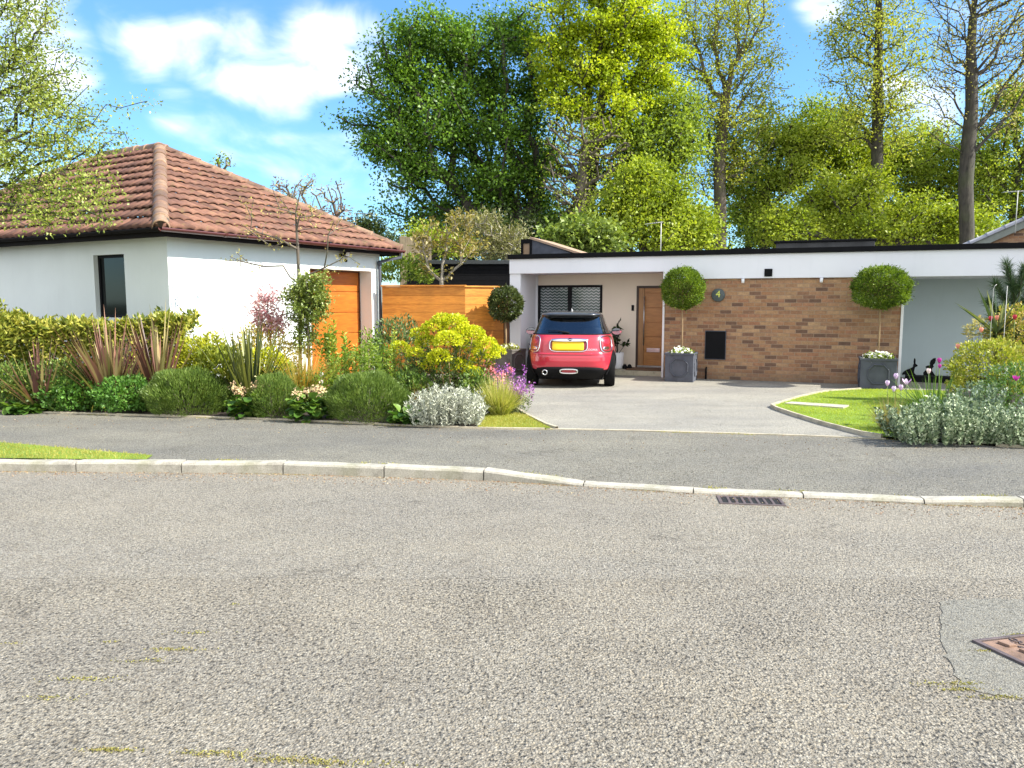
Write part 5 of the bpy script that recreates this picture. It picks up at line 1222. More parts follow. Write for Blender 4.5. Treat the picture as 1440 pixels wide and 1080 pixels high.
# variegated hedge behind, garage foot
L_hed = LM('variegated_hedge_leaves', (.07, .11, .015), (.2, .24, .03), (.42, .42, .07), (.6, .55, .12), trans=.25)
def hedge(name, label, p0, p1, depth, h, n, L, W, mat, seed, cat='hedge', wob=.05):
    rng = np.random.default_rng(seed); p0 = np.array(p0[:2]); p1 = np.array(p1[:2]); d = p1 - p0; Ln = np.linalg.norm(d); an = math.atan2(d[1], d[0])
    root = thing(name, label, cat, (p0[0], p0[1], 0), an); 
    x = rng.random(n) * Ln; f = rng.random(n); y = np.where(f < .6, rng.random(n) ** 2 * .18, rng.random(n) * depth); z = np.where(f < .6, rng.random(n) ** .75 * h, h - rng.random(n) ** 2 * .16)
    bulge = wob * np.sin(x * 2.3 + seed) + wob * .7 * np.sin(x * 5.1 + z * 4); p = np.stack([x, y - bulge - .05 * np.sin(z / h * 3.1), z * (1 + .05 * np.sin(x * 1.7) + .05 * np.sin(x * 5.2) * np.sin(y * 7) + .04 * np.sin(x * 13) + np.where(rng.random(n) < .04, .08, 0))], 1)
    dd = unit(rng.normal(size=p.shape) * .55 + np.stack([np.zeros(n), np.where(f < .6, -.8, 0), np.where(f < .6, .35, 1.)], 1)); sz = rng.uniform(.6, 1.25, n)
    foliage('foliage', leaf_arrays(p, dd, L * sz, W * sz, rng, .2), mat, root)
    mb = MB()
    for i in range(int(Ln * 6)):
        x0 = rng.random() * Ln; mb.tube([(x0, depth * .5, 0), (x0 + rng.normal() * .1, depth * .4, h * .5), (x0 + rng.normal() * .2, depth * .3 * rng.random(), h * .93)], [.014, .01, .005], 5)
    mb.build('stems', BK, root); return root
ha = PZ(-120, 500, 12.3); hb = PZ(262, 500, 12.0)
hedge('variegated_hedge', 'yellow edged evergreen hedge in front of the shaded garage wall', ha, hb, .5, PZ(150, 456, 12.2)[2], 26000, .105, .045, L_hed, 121)
shrub('climbing_shrub', 'tall yellow green leafy shrub cut by the left edge of the photo', 'shrub', (*P(-22, 450, 12.0)[:2], .95), (.42, .35, .75), 1500, .09, .035, L_hed, 122)
# bronze and green flax
def flax(name, label, px, Y, h, n, mat, seed, spread=.55, W=.045, group=None, bend=.12, base_r=.09):
    rng = np.random.default_rng(seed); b = P(px, 500, Y); root = thing(name, label, 'plant', (b[0], b[1], 0), 0, group)
    a = rng.random(n) * 6.283; tl = rng.random(n) ** .8 * spread; d = unit(np.stack([np.cos(a) * tl, np.sin(a) * tl, np.ones(n)], 1)); p = np.stack([np.cos(a) * base_r * rng.random(n), np.sin(a) * base_r * rng.random(n), np.zeros(n)], 1)
    V = blade_arrays(p, d, h * rng.uniform(.6, 1.08, n), W * rng.uniform(.7, 1.2, n), bend * rng.uniform(.2, 1.6, n) * (tl + .2) * 1.4, rng, 7, taper=.6, flat=np.stack([-np.sin(a), np.cos(a), rng.normal(size=n) * .3], 1) @ np.eye(3) if False else unit(np.stack([np.cos(a), np.sin(a), rng.normal(size=n) * .4], 1)))
    foliage('leaves', V, mat, root); return root
L_bronze = LM('bronze_flax_leaves', (.09, .04, .035), (.2, .09, .07), (.38, .2, .14), (.26, .26, .07), (.52, .4, .2), trans=.2, tcol=(1.2, 1, .6))
L_dflax = LM('dark_flax_leaves', (.03, .045, .02), (.07, .085, .03), (.16, .18, .04), (.42, .42, .1), trans=.2)
flax('bronze_flax', 'large bronze sword leaved flax at centre of the left border, tallest of the bronze ones', 155, 11.4, 1.55, 130, L_bronze, 131, .85, .062, 'bronze sword leaved plants')
flax('bronze_flax', 'bronze flax directly in front of the garage window corner, behind the big mound', 222, 11.5, 1.6, 80, L_bronze, 132, .65, .06, 'bronze sword leaved plants')
flax('bronze_flax', 'small bronze and yellow flax low at the far left of the border', 52, 11.2, 1.2, 55, L_bronze, 133, .95, .045, 'bronze sword leaved plants')
flax('green_flax', 'dark green yellow striped flax with tall spikes below the pink shrub', 352, 11.15, 1.5, 100, L_dflax, 134, .66, .055)
flax('green_flax_spikes', 'two very tall thin sword leaves rising above the dark striped flax', 326, 11.1, 1.6, 4, L_dflax, 135, .12, .04)
flax('iris', 'small upright yellow green iris fan between the bronze flax plants', 172, 11.25, .5, 9, LM('iris_leaves', (.2, .3, .03), (.34, .42, .06)), 136, .3, .04)
flax('strap_plant', 'arching yellow strap leaves below the big bronze flax', 135, 11.3, .75, 12, LM('yellow_strap', (.4, .38, .06), (.55, .5, .12)), 137, 1.3, .03, None, .5)
# golden shrubs
L_gold = LM('golden_leaves', (.2, .24, .02), (.4, .42, .03), (.58, .56, .05), trans=.3)
L_euph = LM('euphorbia_heads', (.3, .38, .015), (.58, .6, .02), (.8, .77, .05), trans=.35)
L_yg = LM('yellow_green_leaves', (.12, .17, .02), (.25, .3, .03), (.4, .42, .06), trans=.3)
shrub('golden_shrub', 'low golden leaved shrub behind the largest rounded mound', 'shrub', (*P(285, 490, 11.8)[:2], .55), (.58, .4, .5), 5200, .06, .03, L_gold, 141, None, .5, -.9)
shrub('spotted_laurel', 'dark and yellow leaved bush between flax and golden shrub', 'shrub', (*P(310, 500, 11.55)[:2], .45), (.55, .35, .42), 3600, .08, .035, L_yg, 142, None, .5, -.9)
shrub('golden_shrub', 'domed bright yellow shrub right of the green flax', 'shrub', (*P(372, 515, 11.5)[:2], .52), (.42, .35, .36), 3200, .045, .03, L_euph, 143, None, .6, -.8)
shrub('golden_shrub', 'yellow orange sprays at the foot of the white garage wall below the pink shrub', 'shrub', (*P(368, 470, 12.3)[:2], .7), (.6, .3, .5), 2600, .06, .025, LM('amber_leaves', (.4, .3, .04), (.6, .48, .08), (.6, .55, .1)), 144, None, .4, -.9)
# bergenia
L_berg = LM('bergenia_leaves', (.03, .08, .012), (.08, .17, .025), (.2, .32, .05), trans=.3)
F_peach = LM('peach_flowers', (.55, .36, .2), (.7, .5, .3), (.6, .6, .25), trans=.2, tcol=(1, 1, 1))
def bergenia(label, px, base, w_, top, seed, fl=True):
    b = G(px, base); Yc = b[1] + .15; r = w_ / 2 * Yc / F; root = thing('bergenia', label, 'plant', (b[0], Yc, 0), 0, 'round leaved bergenias'); rng = np.random.default_rng(seed)
    n = int(80 * w_ / 50); a = rng.random(n) * 6.28; R_ = r * rng.random(n) ** .6; zt = PZ(px, top, Yc)[2]
    p = np.stack([np.cos(a) * R_ * .8, np.sin(a) * R_ * .6, .03 + rng.random(n) * zt * .65], 1); d = unit(np.stack([np.cos(a), np.sin(a) - .4, rng.normal(size=n) * .5 - .1], 1))
    V = []; 
    for q in range(n):      # round cupped leaves
        D_ = d[q]; s = unit(np.cross(D_, [0, 0, 1.])); u = np.cross(s, D_); Lr = .064 * rng.uniform(.7, 1.2); th = np.linspace(0, 2 * np.pi, 9)[:-1]
        V.append((p[q] + (D_ * (1 + np.cos(th))[:, None] + s * np.sin(th)[:, None] * .95 + u * (.28 * np.sin(th) ** 2)[:, None] - u * .25 * ((1 + np.cos(th))[:, None] - 1) ** 2) * Lr))
    V = np.concatenate(V); k = np.arange(n)[:, None] * 8; Fq = np.concatenate([k + [0, 1, 2, 3], k + [0, 3, 4, 7], k + [4, 5, 6, 7]]); foliage('leaves', (V, Fq, np.repeat(rng.random(n), 8)), L_berg, root)
    if fl:
        m = 240; c = np.array([[rng.normal() * r * .5, -.05 + rng.normal() * .05, zt * rng.uniform(.8, 1.)] for _ in range(5)])[rng.integers(0, 5, m)]
        foliage('flowers', leaf_arrays(c + rng.normal(size=(m, 3)) * .035, unit(rng.normal(size=(m, 3))), .04, .025, rng), F_peach, root)
    return root
bergenia('round leaved bergenia with peach flowers between the left and middle mounds', 340, 590, 58, 542, 151)
bergenia('round leaved bergenia with peach and yellow flowers between the middle and right mounds', 430, 594, 66, 545, 152)
bergenia('small bergenia at the foot of the rightmost rounded mound', 570, 600, 44, 575, 153, False)
bergenia('broad green leaves at the path edge in the far left corner', 25, 583, 50, 565, 154, False)
# low green filler between the mounds
L_fill = LM('filler_leaves', (.03, .07, .015), (.08, .15, .025), (.18, .28, .05), (.34, .38, .1), trans=.25)
for i_, (px, py, rx_, hz2, lab) in enumerate([(325, 560, .3, .26, 'dark leafy filler between the left and middle mounds'), (455, 560, .32, .3, 'dark leafy filler between the middle and right mounds'), (215, 545, .45, .3, 'dark leafy filler behind the leftmost mound, below the right bronze flax'),
        (580, 560, .35, .34, 'dark leafy filler between the right mound and the silver plant'), (90, 530, .6, .42, 'dark leafy filler below the small bronze flax at far left'), (400, 520, .5, .38, 'leafy filler behind the middle mound'), (10, 545, .6, .4, 'dark leafy filler at the left edge beneath the hedge'), (670, 545, .3, .34, 'dark leafy filler between euphorbia and pale feathery grass')]):
    b = G(px, 588); Yc = b[1] + .85; shrub('filler_plant', lab, 'plant', (*P(px, py, Yc)[:2], hz2 * .7), (rx_, .4, hz2), int(2600 * rx_ / .4), .055, .026, L_fill, 500 + i_, None, .4, -.9)
# grasses
L_org = LM('orange_grass', (.4, .2, .04), (.6, .34, .06), (.55, .45, .12), (.3, .34, .06), trans=.35)
L_straw = LM('straw_grass', (.3, .34, .06), (.48, .48, .12), (.62, .55, .22), trans=.35)
def grass(name, label, px, Y, h, n, mat, seed, spread=.7, bend=.5, W=.006, base_r=.1):
    rng = np.random.default_rng(seed); b = P(px, 500, Y); root = thing(name, label, 'ornamental grass', (b[0], b[1], 0))
    a = rng.random(n) * 6.283; tl = rng.random(n) * spread; rr = base_r * rng.random(n) ** .5
    p = np.stack([np.cos(a) * rr, np.sin(a) * rr, np.zeros(n)], 1); d = unit(np.stack([np.cos(a) * tl, np.sin(a) * tl, np.ones(n)], 1))
    foliage('blades', blade_arrays(p, d, h * rng.uniform(.5, 1.1, n), W, bend * rng.uniform(.3, 1.4, n) * (.3 + tl), rng, 6, taper=.5), mat, root); return root
grass('feather_grass', 'orange tinted wispy grass between the middle and right mounds', 425, 11.35, 1.15, 800, L_org, 161, .75, .35, .0075)
grass('feather_grass', 'pale yellow feathery grass tuft right of the silver plant', 703, 10.75, .68, 1500, L_straw, 162, .75, .5, .0065, .12)
grass('sedge', 'dark rusty sedge under the large yellow euphorbia', 592, 11.0, .55, 400, LM('rusty_sedge', (.1, .05, .02), (.25, .13, .05), (.2, .2, .05)), 163, 1., .6, .006)
# mid green perennials
L_per = LM('perennial_leaves', (.07, .13, .02), (.15, .26, .03), (.28, .4, .05), (.4, .46, .08), trans=.35)
def spires(name, label, cx, Y, w_, h, n, mat, seed, L=.07, W=.017, var=.25, dep=.45, fat=.07):
    """clump of leafy upright stems"""
    rng = np.random.default_rng(seed); b = P(cx, 500, Y); root = thing(name, label, 'plant', (b[0], b[1], 0)); rr = w_ / 2 * Y / F; P_ = []; D_ = []; R_ = []; mb = MB()
    for i in range(n):
        x, y = rng.uniform(-rr, rr), rng.uniform(-dep, dep); hh = h * (1 - var * rng.random()) * (1 - .25 * (x / rr) ** 2); lx, ly = rng.normal() * .06, rng.normal() * .06
        mb.tube([(x, y, 0), (x + lx, y + ly, hh)], [.005, .0025], 4, False); m = int(hh / .011); f = rng.uniform(.1, 1.02, m); a = rng.random(m) * 6.28
        P_.append(np.stack([x + lx * f, y + ly * f, hh * f], 1)); D_.append(unit(np.stack([np.cos(a), np.sin(a), rng.uniform(.2, 1.1, m)], 1))); R_.append(np.clip(rng.random() * .4 + rng.random(m) * .5 + f * .15, 0, 1))
    P_ = np.concatenate(P_); D_ = np.concatenate(D_); foliage('leaves', leaf_arrays(P_, D_, L * rng.uniform(.6, 1.25, len(P_)), W, rng, .2, rnd=np.concatenate(R_)), mat, root); mb.build('stems', LM('green_stems', (.1, .16, .03), (.15, .2, .05)), root); return root
spires('phlox_clump', 'broad clump of fresh green leafy stems behind the rightmost rounded mound', 520, 11.75, 120, .98, 62, L_per, 171)
spires('phlox_clump', 'tall pointed green leafy stems in front of the oak garage door', 470, 12.15, 34, 1.34, 12, L_per, 172, .09, .025, .2, .15)
spires('phlox_clump', 'low green leafy stems between grass and white tulip', 452, 11.3, 50, .62, 26, L_per, 173)
spires('cactus_spire', 'single upright lime green spire before the orange fence', 553, 11.9, 5, 1.2, 3, LM('lime_spire', (.3, .4, .05), (.45, .55, .1)), 174, .06, .02, .02, .02)
shrub('viburnum', 'rounded grey green shrub in front of the garage pier and orange fence', 'shrub', (*P(560, 480, 13.2)[:2], .75), (.52, .42, .55), 2600, .07, .028, LM('grey_green_leaves', (.05, .08, .025), (.12, .18, .06), (.24, .32, .12)), 175, None, .5, -.9)
shrub('viburnum', 'small dark leaved shrub against the garage pier', 'shrub', (*P(522, 475, 12.9)[:2], .62), (.26, .25, .5), 900, .06, .028, L_per, 176, None, .5, -.9)
shrub('bushy_shrub', 'low mid green filler shrub beneath the large yellow euphorbia', 'shrub', (*P(620, 530, 11.6)[:2], .4), (.62, .4, .42), 2200, .07, .02, LM('dark_euphorbia_leaves', (.03, .06, .015), (.08, .13, .03), (.16, .22, .06)), 177, None, .45, -.9)
# young tree and round shrub by the garage
b0 = P(421, 500, 12.45)
tree('young_tree', 'thin young tree with spindly twigs and tiny yellow leaves before the garage', 'tree', [np.array([b0[0], b0[1], 0]), P(421, 400, 12.45), P(416, 300, 12.45)],
     [B(410,280,40,32,12.45,30), B(370,330,45,25,12.45,30), B(465,310,45,25,12.45,30), B(350,365,38,16,12.45,25), B(480,370,30,18,12.45,20), B(345,290,30,20,12.45,20), B(520,300,25,10,12.45,15), B(430,260,20,14,12.45,15)],
     74, .03, (7, .05, .045, .024), (BK, LM('tiny_yellow_leaves', (.35, .33, .08), (.5, .44, .14), (.45, .3, .16))), 181, None, k=.4, step=.25, jit=.12, rmin=.0032, updir=.5, p=2.0)
tree('honeysuckle_shrub', 'rounded green shrub trained round the thin trunk before the oak garage door', 'shrub', [P(436, 520, 12.25) * [1, 1, 0], P(432, 440, 12.25), P(432, 420, 12.25)],
     [B(440,405,26,24,12.25,22), B(425,425,26,26,12.25,22), B(450,430,18,22,12.25,18), B(428,465,16,28,12.25,14)], 190, .025, (30, .07, .06, .03), (BK, LM('honeysuckle_leaves', (.1, .15, .03), (.22, .28, .06), (.4, .44, .14))), 182, None, k=.4, step=.15, jit=.12, rmin=.003)
# pieris
L_pink = LM('pink_leaves', (.6, .16, .2), (.78, .42, .44), (.82, .62, .58), (.72, .3, .2), trans=.35, tcol=(1, .9, .9))
tree('pieris', 'pink and red leaved shrub in front of the sunlit white garage wall', 'shrub', [P(380, 520, 12.4) * [1, 1, 0], P(380, 470, 12.4)],
     [B(378,420,22,18,12.4,16), B(362,445,18,18,12.4,16), B(395,445,18,18,12.4,16), B(380,460,26,12,12.4,16)], 80, .015, (16, .055, .095, .026), (BK, L_pink), 183, None, k=.4, step=.15, jit=.1, rmin=.004)
# large euphorbia: domed heads on stems
rng = np.random.default_rng(19); e0 = P(636, 520, 11.7); eu = thing('euphorbia', 'large shrub of domed bright yellow green flower heads in front of the fence', 'shrub', (e0[0], e0[1], 0))
heads = [(612,462,17),(640,455,17),(665,470,16),(600,483,15),(630,480,19),(658,492,19),(683,485,15),(590,470,12),(645,515,16),(618,503,16),(678,508,16),(605,515,14),(665,525,13),(632,535,11),(562,490,13),(690,500,12),(648,470,15),(622,450,12),(585,498,12),(700,495,10),(640,440+12,10)]
P_ = []; D_ = []; mb = MB(); LP = []; LD = []
for (hx, hy, hr) in heads:
    Yh = 11.7 + rng.uniform(-.35, .25); c = P(hx, hy, Yh) - np.array([e0[0], e0[1], 0]); r = hr * Yh / F * 1.05; m = int(520 * (hr / 15) ** 2); d = unit(rng.normal(size=(m * 2, 3))); d = d[d[:, 2] > -.35][:m]
    P_.append(c + d * [r, r, r * .72] * rng.uniform(.72, 1.05, (len(d), 1))); D_.append(unit(d + rng.normal(size=d.shape) * .6))
    mb.tube([(c[0] * .2, c[1] * .2, 0), tuple(c * [.7, .7, .5]), tuple(c)], [.011, .009, .006], 5); m = 60; f = rng.uniform(.25, .92, m)[:, None]
    LP.append(c * [.2, .2, 0] + (c - c * [.2, .2, 0]) * f + rng.normal(size=(m, 3)) * .015); LD.append(unit(rng.normal(size=(m, 3)) + [0, 0, .3]))
P_ = np.concatenate(P_); foliage('flower_heads', leaf_arrays(P_, np.concatenate(D_), .034, .03, rng, .1), L_euph, eu); LP = np.concatenate(LP)
foliage('leaves', leaf_arrays(LP, np.concatenate(LD), .11, .018, rng, .1), LM('blue_green_leaves', (.05, .09, .03), (.12, .18, .06), (.2, .26, .09)), eu); mb.build('stems', BKt, eu)
# silver plant
L_silver = LM('silver_leaves', (.34, .36, .25), (.5, .52, .4), (.68, .68, .56), trans=.1, tcol=(1, 1, .9), rough=.8)
def silver(label, cx, base, w_, top, seed, n=190, mat=L_silver, L=.06, W=.014, name='lambs_ear'):
    rng = np.random.default_rng(seed); b = G(cx, base); Yc = b[1] + .3; rr = w_ / 2 * Yc / F; root = thing(name, label, 'plant', (b[0] * Yc / b[1], Yc, 0)); h = PZ(cx, top, Yc)[2]; P_ = []; D_ = []
    for i in range(n):
        x, y = rng.uniform(-rr, rr) * .9, rng.uniform(-.32, .3); q = (x / rr) ** 2; hh = h * (1.02 - .42 * q) * rng.uniform(.55, 1.05); lx, ly = x * .22 + rng.normal() * .03, -.03 + y * .15; m = int(hh / .0085); f = rng.uniform(.05, 1.02, m); a = rng.random(m) * 6.28
        P_.append(np.stack([x + lx * f, y + ly * f, hh * f], 1)); D_.append(unit(np.stack([np.cos(a), np.sin(a), rng.uniform(.3, 1.6, m)], 1)))
    P_ = np.concatenate(P_); foliage('leaves', leaf_arrays(P_, np.concatenate(D_), L * rng.uniform(.6, 1.2, len(P_)), W, rng, .2), mat, root); return root
silver('silvery white woolly leaved plant at the path edge, centre of the photo', 630, 602, 98, 545, 201)
# purple wallflowers
F_purple = LM('purple_flowers', (.28, .06, .34), (.42, .12, .48), (.55, .28, .55), trans=.25, tcol=(1, .8, 1)); F_pk = LM('salmon_flowers', (.75, .2, .28), (.8, .35, .35), trans=.25, tcol=(1, .8, .8))
def wallf(label, cx, Y, w_, h, seed, col, n=34):
    rng = np.random.default_rng(seed); b = P(cx, 520, Y); root = thing('wallflower', label, 'plant', (b[0], b[1], 0)); rr = w_ / 2 * Y / F; P_ = []; D_ = []; FP = []
    for i in range(n):
        x, y = rng.uniform(-rr, rr), rng.uniform(-.3, .3); hh = h * rng.uniform(.6, 1.05); lx = rng.normal() * .08; m = 24; f = rng.uniform(0, .8, m); a = rng.random(m) * 6.28
        P_.append(np.stack([x + lx * f, y + 0 * f, hh * f], 1)); D_.append(unit(np.stack([np.cos(a), np.sin(a), rng.uniform(.2, 1.2, m)], 1))); FP.append(np.array([x + lx, y, hh]) + rng.normal(size=(26, 3)) * [.02, .02, .045])
    P_ = np.concatenate(P_); FP = np.concatenate(FP); foliage('leaves', leaf_arrays(P_, np.concatenate(D_), .06, .014, rng), LM('wallflower_leaves', (.08, .11, .05), (.2, .24, .1)), root)
    foliage('flowers', leaf_arrays(FP, unit(rng.normal(size=FP.shape)), .03, .026, rng, .1), col, root)
wallf('purple wallflower spilling over the driveway edge', 722, 11.0, 40, .42, 211, F_purple, 26)
wallf('purple wallflower taller, just below the weathered planter', 716, 11.8, 30, .58, 212, F_purple, 12)
wallf('salmon pink flowers between the euphorbia and the purple wallflower', 694, 11.5, 22, .6, 213, F_pk, 10)

# ================================================================== right garden
L_sen = LM('grey_green_felted_leaves', (.08, .13, .06), (.18, .25, .13), (.36, .44, .26), (.62, .68, .46), trans=.12, rough=.7, tcol=(1, 1, .9))
silver('broad silvery green shrub spilling over the footpath at the right', 1340, 629, 175, 562, 301, 230, L_sen, .048, .024, 'senecio_shrub')
silver('lower silvery green shrub cut by the right edge of the photo', 1455, 632, 120, 590, 302, 110, L_sen, .048, .024, 'senecio_shrub')
silver('upper silvery green stems between tulips and the golden shrub', 1365, 606, 90, 540, 303, 60, LM('greyer_felted_leaves', (.12, .18, .12), (.2, .28, .2), (.34, .42, .34)), .055, .026, 'senecio_shrub')
silver('pale silver green tuft at the left tip of the right bed', 1275, 616, 40, 580, 304, 40, LM('pale_felted_leaves', (.2, .27, .17), (.36, .45, .32), (.5, .58, .45)), .075, .026, 'senecio_shrub')
grass('bronze_grass', 'small brownish grass tuft at the left tip of the right bed', 1258, 9.35, .55, 420, LM('brown_grass', (.2, .14, .06), (.34, .27, .13), (.3, .34, .1)), 311, .7, .5, .006)
grass('strap_clump', 'arching dark green strap leaves beside the lawn, under the tulips', 1318, 10.3, .85, 260, LM('strap_leaves', (.04, .1, .02), (.1, .2, .03), (.2, .32, .05)), 312, 1.1, .55, .016, .12)
grass('strap_clump', 'bright green tulip leaves at the edge of the lawn', 1290, 9.8, .42, 110, LM('tulip_leaves', (.12, .24, .03), (.26, .4, .05)), 313, .8, .4, .022, .2)
grass('strap_clump', 'broad green strap leaves beneath the golden shrub', 1370, 10.0, .6, 200, LM('strap_leaves_deep', (.05, .12, .02), (.12, .22, .04)), 314, 1., .5, .02, .3)
L_euo = LM('golden_euonymus_leaves', (.14, .2, .02), (.3, .36, .04), (.5, .5, .08), (.42, .34, .12), trans=.25)
shrub('euonymus', 'dense dome of golden green leaves behind the silvery shrub at right', 'shrub', (*P(1395, 510, 10.9)[:2], .62), (.62, .45, .42), 5200, .05, .026, L_euo, 321, None, .6, -.7)
shrub('photinia', 'loose taller golden and red tinted shrub against the right edge', 'shrub', (*P(1440, 465, 11.4)[:2], 1.05), (.55, .4, .5), 3000, .06, .028, LM('photinia_leaves', (.18, .24, .03), (.36, .4, .05), (.5, .34, .14), (.5, .52, .1)), 322, None, .4, -.9)
shrub('fern_clump', 'dark green ferny foliage between the silvery shrub and right edge', 'plant', (*P(1430, 560, 10.)[:2], .4), (.55, .35, .38), 2200, .06, .018, LM('dark_fern', (.04, .1, .03), (.1, .2, .05), (.18, .3, .08)), 323, None, .4, -.9)
shrub('azalea', 'small bush with orange and cream buds beside the golden dome', 'shrub', (*P(1376, 452, 11.6)[:2], 1.18), (.16, .14, .16), 160, .08, .03, LM('azalea_leaves', (.5, .35, .12), (.6, .55, .3), (.3, .3, .08)), 324, None, .3, -1., stems=(6, .006, BK))
# pine
rng = np.random.default_rng(33); b = P(1425, 480, 11.9); pn = thing('pine_tree', 'young dark green long needled pine in front of the recessed wall', 'tree', (b[0], b[1], 0)); mb = MB(); P_ = []; D_ = []
tips = [(1415,372,11.9),(1440,378,11.7),(1400,400,11.9),(1425,402,11.8),(1390,425,11.8),(1412,435,11.7),(1438,430,11.9),(1405,460,11.7),(1430,465,11.8),(1455,400,11.8),(1468,440,11.8),(1395,448,12.1),(1450,470,11.9)]
mb.tube([(0, 0, 0), (.02, 0, .7), (0, 0, 1.35), (-.03, .0, 1.95)], [.045, .038, .028, .012], 8)
for (tx, ty, tY) in tips:
    t = P(tx, ty, tY) - [b[0], b[1], 0]; s0 = np.array([0, 0, max(.5, t[2] * .72)]); mb.tube([tuple(s0), tuple((s0 + t) / 2 + [0, 0, -.03]), tuple(t)], [.014, .011, .008], 5)
    m = 620; f = rng.uniform(.35, 1.02, m)[:, None]; c = s0 + (t - s0) * f; ax = unit(t - s0 + [0, 0, .35]); P_.append(c); D_.append(unit(ax * .9 + rng.normal(size=(m, 3)) * .55))
P_ = np.concatenate(P_); foliage('needles', blade_arrays(P_, np.concatenate(D_), .17 * rng.uniform(.7, 1.1, len(P_)), .008, .05, rng, 2), LM('pine_needles', (.02, .05, .02), (.05, .1, .04), (.13, .19, .07), trans=.1), pn); mb.build('trunk', BK, pn)
# yucca with pale tipped swords
rng = np.random.default_rng(34); b = P(1402, 480, 11.3); yu = thing('cordyline', 'sword leaved cordyline with pale sunlit tips reaching left over the lawn', 'plant', (b[0], b[1], 0)); hub = P(1402, 470, 11.3) - [b[0], b[1], 0]
MB().tube([(0, 0, 0), tuple(hub)], [.04, .03], 8).build('trunk', BK, yu); Dv = []; Ln = []
for (tx, ty) in ((1343,415),(1348,424),(1375,395),(1388,400),(1338,478),(1352,480),(1370,492),(1358,455),(1420,410),(1445,430),(1380,440),(1400,395),(1366,505),(1440,400),(1430,490)):
    v = P(tx, ty, 11.3 + rng.uniform(-.3, .3)) - [b[0], b[1], 0] - hub; Ln.append(np.linalg.norm(v)); Dv.append(v / Ln[-1])
Dv = np.array(Dv); Ln = np.array(Ln); extra = unit(rng.normal(size=(26, 3)) + [0, 0, .4]); Dv = np.concatenate([Dv, extra]); Ln = np.concatenate([Ln, rng.uniform(.3, .6, 26)])
foliage('leaves', blade_arrays(np.repeat(hub[None], len(Dv), 0), Dv, Ln, .062, .1, rng, 6, flat=unit(rng.normal(size=Dv.shape) * .3 + [0, .3, 1])), LM('sword_leaves', (.03, .06, .03), (.08, .12, .05), (.3, .32, .14), rough=.3), yu)
# flower supports
for px, zt_, lab in ((1393, 400, 'thin metal plant support with hooked top beside the pine'), (1412, 402, 'thin straight metal plant support under the pine')):
    b = P(px, 470, 11.0); z = P(px, zt_, 11.0)[2]; mb = MB()
    pts = [(0, 0, 0), (0, 0, z - .06), (.015, 0, z - .02), (.04, 0, z)] if px < 1400 else [(0, 0, 0), (0, 0, z)]
    o = mb.tube(pts, .0035, 6).build('plant_support', M['alu'], None, 0, (b[0], b[1], 0)); tag(o, lab, 'plant support')
# tulips, each a plant of its own
F_tul = {'mauve': LM('mauve_white_petals', (.5, .2, .5), (.75, .55, .75), (.9, .85, .88), trans=.3, tcol=(1, .9, 1)), 'magenta': LM('magenta_petals', (.5, .03, .3), (.65, .08, .42), trans=.3, tcol=(1, .7, 1)),
         'white': LM('white_pink_petals', (.85, .6, .6), (.9, .85, .8), trans=.3, tcol=(1, 1, 1)), 'peach': LM('peach_petals', (.85, .35, .25), (.9, .5, .35), trans=.3, tcol=(1, .9, .8)), 'red': LM('red_petals', (.5, .03, .06), (.7, .1, .14), trans=.3, tcol=(1, .8, .8))}
TS = LM('tulip_stem', (.14, .22, .05), (.2, .3, .08))
def tulip(px, py, Y, col, lab, size=.07, openf=-.32, group='tulips at the right'):
    rng = np.random.default_rng(int(px)); t = P(px, py, Y); root = thing('tulip', lab, 'tulip', (t[0], t[1], 0), 0, group); z = t[2]
    MB().tube([(0.02, .02, 0), (.01, 0, z * .6), (0, 0, z - size * .4)], .004, 5).build('stem', TS, root); V = []; Fq = []; k = 0; U = 5
    for q in range(6):
        a = q * math.pi / 3 + (.2 if q % 2 else 0); r0 = size * (.42 if q % 2 else .46)
        for i in range(U):
            f = i / (U - 1); w_ = size * .34 * math.sin(math.pi * min(.97, f * .85 + .12)) ** .7 * (1 if f < .9 else .45); rr = r0 * (math.sin(math.pi * min(1, f * .6 + .08)) + openf * f * f)
            for s in (-1, 0, 1):
                aa = a + s * w_ / max(rr, .008); V.append((rr * math.cos(aa), rr * math.sin(aa), z - size * .5 + size * f * 1.05))
        for i in range(U - 1):
            for s in range(2): Fq.append((k + i*3 + s, k + i*3 + s + 1, k + (i+1)*3 + s + 1, k + (i+1)*3 + s))
        k += 3 * U
    me = npmesh('petals', np.array(V), np.array(Fq), np.repeat(rng.random(6), 3 * U), True); link('petals', me, F_tul[col], root)
    foliage('leaves', blade_arrays(np.zeros((2, 3)), unit(np.array([[.5, -.2, 1.2], [-.5, .1, 1.]])), np.array([z * .5, z * .42]), .03, .25, rng, 5), TS, root)
